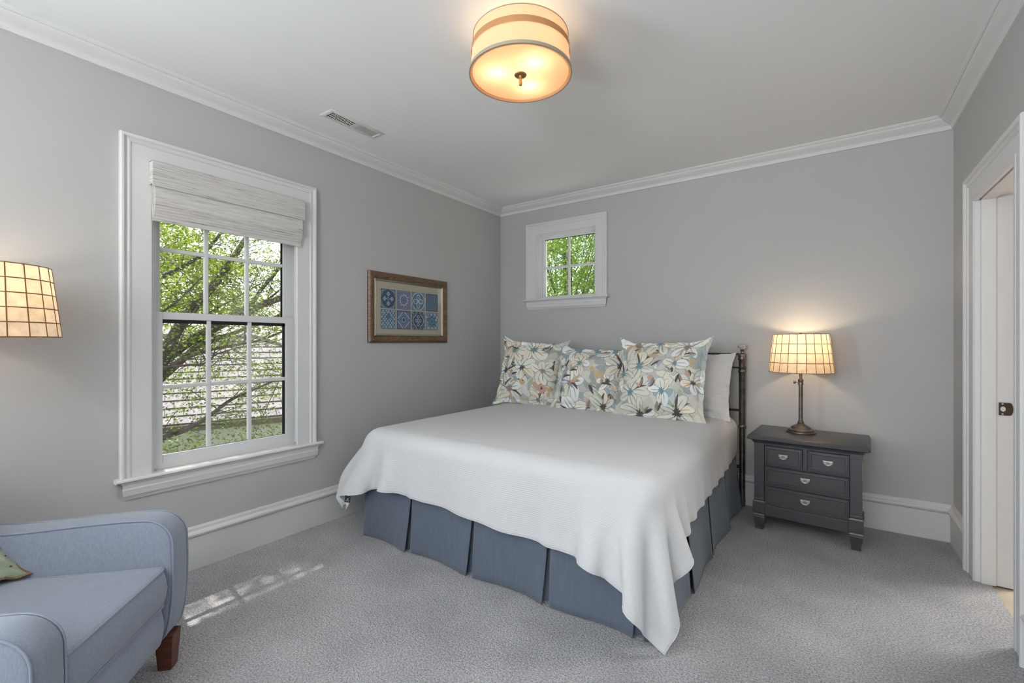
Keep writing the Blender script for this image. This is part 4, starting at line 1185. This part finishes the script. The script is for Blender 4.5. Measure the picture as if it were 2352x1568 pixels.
def cushion_box(x0, x1, y0, y1, z0, z1, crown, r=0.02, nb=0.012, n=26):
    """soft box: rounded outline, domed top, bulging boxing"""
    g = MB(); rings = []
    def outl(inset_, z, lift=0):
        P = []; rr = max(0.03 - inset_, 0.004)
        ax0, ax1, ay0, ay1 = x0+inset_, x1-inset_, y0+inset_, y1-inset_
        for cx, cy, a0 in ((ax1-rr, ay1-rr, 0), (ax0+rr, ay1-rr, 90), (ax0+rr, ay0+rr, 180), (ax1-rr, ay0+rr, 270)):
            for k in range(5):
                a = R(a0+90*k/4); P.append((cx+rr*math.cos(a), cy+rr*math.sin(a), z))
        return P
    hx, hy = (x1-x0)/2, (y1-y0)/2
    for q in (0.98, 0.75, 0.5, 0.25): rings.append(outl(min(hx, hy)*q, z0 - 0.0))
    rings += [outl(0.006, z0), outl(0.0, z0+0.006), outl(-nb*0.6, z0+(z1-z0)*0.25), outl(-nb, z0+(z1-z0)*0.5), outl(-nb*0.6, z0+(z1-z0)*0.75), outl(0.0, z1-0.006), outl(0.006, z1)]
    for q in (0.06, 0.14, 0.25, 0.4, 0.6, 0.8, 0.98): rings.append(outl(min(hx, hy)*q, z1 + crown*(1-(1-q)**2.5)))
    g.loft(rings)
    return g, outl(0.001, z1-0.001), outl(0.001, z0+0.001)
g, e1, e0 = cushion_box(-0.256, 0.256, -0.62, 0.018, 0.290, 0.425, 0.020)
sc = g.build('seat_cushion', M_arm, ac, smooth=60)
for e in (e1, e0):
    g = MB(); g.tube_closed(e, 0.0036, 8); g.build('piping', M_pipe, sc, smooth=180)
g, e1, e0 = cushion_box(-0.262, 0.262, -0.66, 0.006, 0.140, 0.286, 0.0, nb=0.010)
g.build('seat_frame', M_arm, ac, smooth=60)
g, e1, e0 = cushion_box(-0.375, 0.375, -0.09, 0.09, 0.0, 0.70, 0.02, nb=0.006)
bk = g.build('backrest', M_arm, ac, smooth=60, M=Matrix.Translation((0, -0.755, 0.145)) @ Matrix.Rotation(R(7), 4, 'X'))
g, e1, e0 = cushion_box(-0.25, 0.25, -0.065, 0.065, 0.0, 0.44, 0.02, nb=0.02)
g.build('back_cushion', M_arm, ac, smooth=60, M=Matrix.Translation((0, -0.615, 0.445)) @ Matrix.Rotation(R(9), 4, 'X'))
for sx in (-1, 1):
    for yy, s in ((-0.018, 1), (-0.74, -1)):
        g = MB(); xc = sx*0.335 if s > 0 else sx*0.30
        g.loft([[(xc-w, yy-w, z), (xc+w, yy-w, z), (xc+w, yy+w, z), (xc-w, yy+w, z)] for w, z in ((0.024, 0.0), (0.033, 0.14))])
        g.build('leg', M_wood, ac, bevel=0.003)
# small green throw pillow on the seat
M_green = paint('sage_silk', (0.24, 0.28, 0.19), 0.45, noise=(7, 0.3), sheen=0.3)
tp = pillow('throw_pillow', 0.33, 0.30, 0.13, 0.001, M_green, 77, n=60, ears=0.012)
place(tp, (0.625, 0.175, 0.452), 108, 54, 0)
tag(tp, 'small sage green silk pillow with beads and a braided edge on the armchair', 'throw pillow')
tp.data.polygons.foreach_set('use_smooth', [True]*len(tp.data.polygons))
n = 60; vv = tp.data.vertices
bd = [(i, 0) for i in range(n)] + [(n-1, j) for j in range(1, n)] + [(i, n-1) for i in range(n-2, -1, -1)] + [(0, j) for j in range(n-2, 0, -1)]
g = MB(); g.tube_closed([vv[a*n+b].co for a, b in bd], 0.0045, 6)
for k in range(0, 0): pass
M_cord = paint('brown_gold_braid', (0.16, 0.10, 0.04), 0.6, noise=(260, 0.8))
g.build('braided_cord', M_cord, tp, smooth=180)
M_bead = paint('copper_bead', (0.17, 0.06, 0.02), 0.3, 0.5)
g = MB(); rg = random.Random(4)
for i in range(6, n-5, 8):
    for j in range(6, n-5, 8):
        c = vv[i*n + min(n-1, j+(4 if (i//8) % 2 else 0))].co
        g.lathe([(0.0005, -0.003), (0.003, -0.002), (0.0042, 0), (0.003, 0.002), (0.0005, 0.003)], (c.x, c.y-0.001, c.z), 8)
tag(g.build('beads', M_bead, tp, smooth=180), kind='stuff')
# ================================================================ OUTSIDE
FPX = 1045.3
def ray(u, v):
    a = (u-1176)/FPX; b = (784-v)/FPX; A = R(YAW)
    return Vector((-math.sin(A)+math.cos(A)*a, math.cos(A)+math.sin(A)*a, b))
def leaf_mat(name, c, var, trans=0.45, hue=0.0):
    m, nt, b, N, L = newmat(name)
    out = N['Material Output']
    tc = N.new('ShaderNodeTexCoord')
    n = N.new('ShaderNodeTexNoise'); n.inputs['Scale'].default_value = 2.2; n.inputs['Detail'].default_value = 6; n.inputs['Roughness'].default_value = 0.8
    L.new(tc.outputs['Object'], n.inputs['Vector'])
    r = N.new('ShaderNodeValToRGB'); e = r.color_ramp.elements
    e[0].position = 0.35; e[0].color = (*[x*(1-var) for x in c], 1)
    e[1].position = 0.65; e[1].color = (c[0]*(1+var*1.3), c[1]*(1+var), c[2]*(1+var*0.5), 1)
    L.new(n.outputs['Fac'], r.inputs[0]); L.new(r.outputs[0], b.inputs['Base Color'])
    b.inputs['Roughness'].default_value = 0.45
    tl = N.new('ShaderNodeBsdfTranslucent')
    h = N.new('ShaderNodeMix'); h.data_type = 'RGBA'; h.blend_type = 'MULTIPLY'; h.inputs[0].default_value = 1; h.inputs[7].default_value = (1.35, 1.2, 0.5, 1)
    L.new(r.outputs[0], h.inputs[6]); L.new(h.outputs[2], tl.inputs[0])
    mx = N.new('ShaderNodeMixShader'); mx.inputs[0].default_value = trans
    L.new(b.outputs[0], mx.inputs[1]); L.new(tl.outputs[0], mx.inputs[2]); L.new(mx.outputs[0], out.inputs['Surface'])
    return m
M_leaf = leaf_mat('maple_leaf', (0.20, 0.33, 0.075), 0.65)
M_leaf_far = leaf_mat('pale_leaf', (0.24, 0.36, 0.07), 0.4, 0.5)
M_leaf_back = leaf_mat('green_leaf', (0.15, 0.30, 0.08), 0.5, 0.5)

_a = []
for k in range(5):       # five-lobed leaf outline
    an = R(90 + (k-2)*52); ln = (1.0, 0.82, 0.52)[abs(k-2)]
    _a.append((ln*math.cos(an), ln*math.sin(an)))
    if k < 4:
        an2 = R(90 + (k-1.5)*52); _a.append((0.34*math.cos(an2), 0.34*math.sin(an2)))
STAR = np.array([(0.0, -0.25)] + _a[::1])
STAR = np.array([(-0.0, -0.22)] + [tuple(p) for p in _a])
OVAL = np.array([(0, -0.6), (0.32, -0.1), (0.22, 0.4), (0, 0.75), (-0.22, 0.4), (-0.32, -0.1)])
def leaves(name, centers, size, mat, parent, rg, shape, tilt=0.7):
    n = len(centers); k = len(shape)
    yaw = rg.uniform(0, 2*np.pi, n); s = size*rg.uniform(0.6, 1.25, n)
    nrm = np.stack([rg.normal(0, tilt, n), rg.normal(0, tilt, n), np.ones(n)], 1); nrm /= np.linalg.norm(nrm, axis=1)[:, None]
    t = np.stack([np.cos(yaw), np.sin(yaw), np.zeros(n)], 1); t -= nrm*(t*nrm).sum(1)[:, None]; t /= np.linalg.norm(t, axis=1)[:, None]
    bt = np.cross(nrm, t)
    V = centers[:, None] + s[:, None, None]*(shape[None, :, 0, None]*t[:, None] + shape[None, :, 1, None]*bt[:, None])
    V[:, 1::2] += nrm[:, None]*s[:, None, None]*0.12*0 
    me = bpy.data.meshes.new(name)
    me.vertices.add(n*k); me.vertices.foreach_set('co', V.astype(np.float32).ravel())
    me.loops.add(n*k); me.loops.foreach_set('vertex_index', np.arange(n*k, dtype=np.int32))
    me.polygons.add(n); me.polygons.foreach_set('loop_start', np.arange(0, n*k, k, dtype=np.int32)); me.polygons.foreach_set('loop_total', np.full(n, k, dtype=np.int32))
    me.update(calc_edges=True); me.validate()
    me.materials.append(mat)
    o = bpy.data.objects.new(name, me); col.objects.link(o); o.parent = parent
    return o
def smooth_path(P, n=6):
    P = [Vector(p) for p in P]; P = [P[0]*2-P[1]] + P + [P[-1]*2-P[-2]]; out = []
    for i in range(1, len(P)-2):
        for k in range(n):
            t = k/n; a, b, c, d = P[i-1], P[i], P[i+1], P[i+2]
            out.append(0.5*((2*b) + (c-a)*t + (2*a-5*b+4*c-d)*t*t + (3*b-3*c+d-a)*t**3))
    out.append(P[-2]); return out

# ---- maple beside the left window: limbs fan out from a trunk to the left
rnd = random.Random(12); rg = np.random.default_rng(12)
mt = tag(empty('maple_tree', (-3.1, 0.35, -3.0)), 'green maple with spreading limbs close outside the left window', 'tree')
inv = -Vector(mt.location)
limbs = []
def limb_px(pts, t0, t1, r0, r1):
    """a limb whose course is given as sight lines, between distances t0 and t1 from the room"""
    P = [CAM + ray(u, v)*(t0 + (t1-t0)*i/(len(pts)-1)) for i, (u, v) in enumerate(pts)]
    P = smooth_path(P, 5); n = len(P)
    limbs.append((P, [r0+(r1-r0)*i/(n-1) for i in range(n)]))
limb_px([(300, 905), (372, 832), (430, 787), (486, 756), (560, 722), (602, 700), (650, 682), (720, 640)], 5.6, 6.2, 0.075, 0.030)
limb_px([(330, 905), (400, 770), (440, 712), (480, 668), (515, 622), (545, 578), (566, 545), (600, 480)], 5.3, 6.6, 0.070, 0.026)
limb_px([(395, 800), (430, 716), (462, 682), (500, 650), (520, 620)], 5.5, 5.9, 0.040, 0.018)
limb_px([(340, 640), (380, 632), (410, 618), (440, 600), (466, 583), (500, 545), (520, 515), (545, 470)], 5.7, 6.2, 0.034, 0.014)
limb_px([(540, 716), (575, 700), (600, 665), (622, 640), (645, 612), (690, 560)], 6.3, 6.8, 0.032, 0.016)
limb_px([(450, 795), (505, 775), (550, 760), (600, 742), (650, 720), (700, 700)], 5.9, 6.5, 0.032, 0.014)
limb_px([(340, 1030), (378, 1004), (430, 985), (480, 955), (530, 918), (580, 896), (660, 860)], 5.0, 5.8, 0.036, 0.010)
limb_px([(372, 852), (420, 826), (470, 806), (540, 792), (600, 780), (690, 745)], 5.3, 5.7, 0.026, 0.010)
limb_px([(360, 846), (430, 838), (470, 834), (500, 812), (560, 795)], 4.9, 5.2, 0.014, 0.006)
limb_px([(372, 716), (410, 690), (440, 660), (470, 630)], 5.0, 5.3, 0.012, 0.006)
limb_px([(560, 712), (610, 690), (650, 660)], 6.0, 6.2, 0.016, 0.010)
limb_px([(480, 720), (530, 690), (600, 650)], 5.6, 6.0, 0.010, 0.006)
g = MB()
trunk_top = limbs[0][0][0]
tp0 = [Vector((-3.1, 0.35, -3.1)), Vector((-3.15, 0.5, -1.6)), Vector((-3.2, 0.6, -0.4)), Vector(trunk_top)]
g.tube([p+inv for p in smooth_path(tp0, 6)], [0.19-0.085*i/18 for i in range(19)], 14)
trunk = g.build('trunk', M_bark, mt, smooth=180)
for P, rr in limbs:
    g = MB(); g.tube([p+inv for p in P], rr, 9); g.build('branch', M_bark, mt, smooth=180)
g = MB()   # connect every limb back to the trunk
for P, rr in limbs[1:8]:
    a = Vector((-3.2, 0.6, -0.2 + 0.0)); b = P[0]
    g.tube([p+inv for p in smooth_path([a, a.lerp(b, 0.5)+Vector((0, 0, -0.12)), b], 5)], [0.07+(rr[0]-0.07)*i/10 for i in range(11)], 8)
# twigs
tw = []
for P, rr in limbs:
    for i in range(2, len(P), 3):
        for _ in range(2):
            d = Vector((rnd.gauss(0, .8), rnd.gauss(.35, .8), rnd.gauss(.15, .45))).normalized()*rnd.uniform(.35, .9)
            a = P[i]; m_ = a + d*0.5 + Vector((0, 0, rnd.uniform(-.05, .1))); e_ = a + d
            g.tube([q+inv for q in (a, m_, e_)], [0.0055, 0.004, 0.002], 5)
            tw.append((a, e_))
g.build('twigs', M_bark, mt, smooth=180)['kind'] = 'stuff'
C = []
for a, e_ in tw:
    for t in (0.5, 0.8, 1.0):
        c = np.array(a.lerp(e_, t)); k = 24
        C.append(c + rg.normal(0, 1, (k, 3))*[.13, .13, .045])
# more sprays of foliage through the crown and hanging lower down
for _ in range(400):
    c = np.array([rg.uniform(-5.4, -3.1), rg.uniform(0.6, 5.4), rg.uniform(0.2, 4.2)])
    k = rg.integers(50, 110)
    C.append(c + rg.normal(0, 1, (k, 3))*[.20, .20, .05])
for _ in range(34):      # canopy above, towards the sun
    c = np.array([rg.uniform(-5.5, -2.4), rg.uniform(-0.5, 4.5), rg.uniform(3.2, 5.6)])
    C.append(c + rg.normal(0, 1, (50, 3))*[.28, .28, .07])
rs = np.random.default_rng(9)
for _ in range(42):      # sprays the sun has to pass on its way to the window
    c = np.array([rs.uniform(-3.0, -1.5), rs.uniform(0.7, 2.5), 0]); c[2] = 0.85 - 1.75*c[0] + rs.uniform(-.7, .5)
    C.append(c + rs.normal(0, 1, (170, 3))*[.15, .15, .05])
for _ in range(52):      # low sprays in front of the neighbour's roof
    c = np.array([rg.uniform(-2.9, -1.9), rg.uniform(1.0, 2.9), rg.uniform(-0.55, 0.35)])
    C.append(c + rg.normal(0, 1, (90, 3))*[.22, .22, .05])
leaves('foliage', np.concatenate(C) + np.array(inv), 0.028, M_leaf, mt, rg, STAR)

def tree(label, base, top, crown, nleaf, size, mat, seed, clusters, shape=OVAL, forks=5, r=0.12, name='tree'):
    rg = np.random.default_rng(seed); rn = random.Random(seed)
    t = tag(empty(name, base), label, 'tree')
    g = MB(); h = top-base[2]
    g.tube(smooth_path([(0, 0, 0), (0.06*h*0.2, 0.03, h*0.4), (0.1, -0.05, h*0.8)], 5), [r*(1-0.6*i/10) for i in range(11)], 10)
    g.build('trunk', M_bark, t, smooth=180)
    g = MB()
    (cx, cy, cz), (sx, sy, sz) = crown
    for k in range(forks*3):
        z0 = h*rn.uniform(0.35, 0.8); e = Vector((cx-base[0] + rn.uniform(-.8, .8)*sx, cy-base[1] + rn.uniform(-.8, .8)*sy, cz-base[2] + rn.uniform(-.3, .9)*sz))
        a = Vector((0.05, 0, z0)); g.tube(smooth_path([a, a.lerp(e, .5)+Vector((0, 0, .15)), e], 4), [0.022-0.002*i for i in range(9)], 6)
    g.build('branches', M_bark, t, smooth=180)['kind'] = 'stuff'
    cs = rg.uniform(-1, 1, (clusters*3, 3)); cs = cs[(cs**2).sum(1) < 1][:clusters]
    per = nleaf//len(cs); C = []
    for c in cs:
        p = np.array([cx+c[0]*sx-base[0], cy+c[1]*sy-base[1], cz+c[2]*sz-base[2]])
        C.append(p + rg.normal(0, 1, (per, 3))*[.26, .26, .12])
    leaves('foliage', np.concatenate(C), size, mat, t, rg, shape, 0.9)
    return t
tree('pale green tree beyond the roof, seen through the upper panes of the left window', (-11.5, 3.5, -3), 4, ((-11.2, 3.6, 3.2), (1.8, 3.2, 2.0)), 18000, 0.10, M_leaf_far, 5, 200)
tree('yellow-green tree at the right of the left window view', (-8.6, 9.6, -3), 4, ((-8.4, 9.5, 2.6), (1.8, 1.7, 2.2)), 15000, 0.10, M_leaf_far, 6, 180)
tree('tree whose crown fills the small window in the back wall', (-1.15, 7.6, -3), 4.4, ((-0.9, 7.4, 3.0), (1.9, 1.5, 1.9)), 42000, 0.034, M_leaf_back, 7, 420, forks=3)
tree('taller tree behind the one at the small window', (-3.2, 11.2, -3), 6.0, ((-2.4, 11.0, 4.2), (2.8, 1.6, 2.8)), 9000, 0.11, M_leaf_far, 8, 130)

# ---- neighbour's house: slate roof seen below the branches
def slate_mat():
    m, nt, b, N, L = newmat('pale_slate_shingles')
    b.inputs['Roughness'].default_value = 0.75
    tc = N.new('ShaderNodeTexCoord')
    br = N.new('ShaderNodeTexBrick')
    br.inputs['Scale'].default_value = 1.0
    br.inputs['Brick Width'].default_value = 0.24; br.inputs['Row Height'].default_value = 0.187; br.inputs['Mortar Size'].default_value = 0.007
    br.inputs['Color1'].default_value = (0.42, 0.38, 0.41, 1); br.inputs['Color2'].default_value = (0.33, 0.30, 0.33, 1); br.inputs['Mortar'].default_value = (0.10, 0.085, 0.10, 1)
    uv = N.new('ShaderNodeUVMap'); uv.uv_map = 'UVMap'
    L.new(uv.outputs[0], br.inputs['Vector'])
    n = N.new('ShaderNodeTexNoise'); n.inputs['Scale'].default_value = 9; n.inputs['Detail'].default_value = 6
    L.new(tc.outputs['Object'], n.inputs['Vector'])
    mx = N.new('ShaderNodeMix'); mx.data_type = 'RGBA'; mx.blend_type = 'MULTIPLY'; mx.inputs[0].default_value = 0.6
    r = N.new('ShaderNodeValToRGB'); r.color_ramp.elements[0].position = .3; r.color_ramp.elements[0].color = (.55, .52, .55, 1); r.color_ramp.elements[1].position = .7
    L.new(n.outputs['Fac'], r.inputs[0]); L.new(br.outputs[0], mx.inputs[6]); L.new(r.outputs[0], mx.inputs[7]); L.new(mx.outputs[2], b.inputs['Base Color'])
    bp = N.new('ShaderNodeBump'); bp.inputs['Strength'].default_value = 0.8; bp.inputs['Distance'].default_value = 0.01; bp.invert = True
    L.new(br.outputs['Fac'], bp.inputs['Height']); L.new(bp.outputs[0], b.inputs['Normal'])
    return m
hs = tag(empty('neighbour_house', (-5.2, 3.4, -3)), 'neighbouring house with a pale slate roof, seen below the branches through the left window', 'house')
hinv = -Vector(hs.location)
E0 = Vector((-4.93, 4.27, -0.03)); ed = Vector((0.309, 0.951, 0)); nd = Vector((-0.951, 0.309, 0)); pitch = 0.70
def RP(s, r, dz=0.0):
    return E0 + ed*s + nd*r + Vector((0, 0, r*pitch + dz))
sl = math.sqrt(1+pitch*pitch)
# thick courses of slate: each course is a thin lapped slab
g = MB(); uvs = []
rows = 13; rh = 0.187
quads = []
for k in range(rows):
    r0 = k*rh/sl*1.0; r1 = (k+1)*rh/sl + 0.01
    s_hip = 3.3 - 1.75*r0          # the hip cuts the slope at the far end
    a0, a1 = -6.0, max(-5.5, s_hip)
    base = len(g.v)
    pts = [RP(a0, r0, 0.022), RP(a1, r0, 0.022), RP(a1-0.05, r1, 0.006), RP(a0, r1, 0.006), RP(a0, r0, 0.0), RP(a1, r0, 0.0)]
    g.add([p+hinv for p in pts], [(0, 1, 2, 3), (4, 5, 1, 0)])
    off = 0.0
    uvs += [[(a0, k*0.187), (a1, k*0.187), (a1-0.05, (k+1)*0.187), (a0, (k+1)*0.187)], [(a0, k*0.187-0.0), (a1, k*0.187-0.0), (a1, k*0.187+0.004), (a0, k*0.187+0.004)]]
rf = g.build('slate_roof', slate_mat(), hs, recalc=False)
uvl = rf.data.uv_layers.new(name='UVMap'); k = 0
for f, q in zip(rf.data.polygons, uvs):
    for li, c in zip(f.loop_indices, q): uvl.data[li].uv = c
# far slope and hip end
rt = rows*rh/sl; g = MB()
g.add([p+hinv for p in (RP(-6, rt), RP(3.3-1.75*rt, rt), E0+ed*(3.3)+nd*2*rt, E0+ed*(-6)+nd*2*rt)], [(0, 1, 2, 3)])
g.add([p+hinv for p in (RP(3.3, 0), E0+ed*3.3+nd*2*rt, RP(3.3-1.75*rt, rt))], [(0, 1, 2)])
g.build('rear_roof_slope', bpy.data.materials['pale_slate_shingles'], hs)
g = MB(); g.tube([p+hinv for p in (RP(3.32, 0.0, 0.02), RP(3.3-1.75*rt, rt, 0.03))], 0.035, 8); g.tube([p+hinv for p in (RP(-6, rt, 0.03), RP(3.3-1.75*rt, rt, 0.03))], 0.035, 8)
g.build('ridge_cap', paint('lead_ridge', (0.30, 0.29, 0.33), 0.6), hs, smooth=60)
g = MB()
o = Vector((0.951, -0.309, 0))
ring = lambda s: [E0+ed*s+o*x+Vector((0, 0, z))+hinv for x, z in ((0, -0.10), (0.09, -0.10), (0.12, -0.02), (0.13, 0.0), (0.12, 0.0), (0.08, -0.085), (0, -0.085))]
g.loft([ring(-6), ring(3.3)]); g.build('gutter', paint('mauve_gutter', (0.22, 0.16, 0.18), 0.5), hs)
g = MB()
q = [E0+ed*-5.8+nd*0.35, E0+ed*3.0+nd*0.35, E0+ed*3.0+nd*(2*rt-0.3), E0+ed*-5.8+nd*(2*rt-0.3)]
g.loft([[Vector((p.x, p.y, -3))+hinv for p in q], [Vector((p.x, p.y, 0.12))+hinv for p in q]])
g.build('house_wall', paint('pale_render', (0.80, 0.78, 0.78), 0.8), hs)
# ground far below
g = MB(); g.box((-40, -30, -3.2), (40, 50, -3.0)); o = struct(g.build('ground', paint('garden_ground', (0.16, 0.20, 0.08), 0.9, noise=(2, 0.4))))
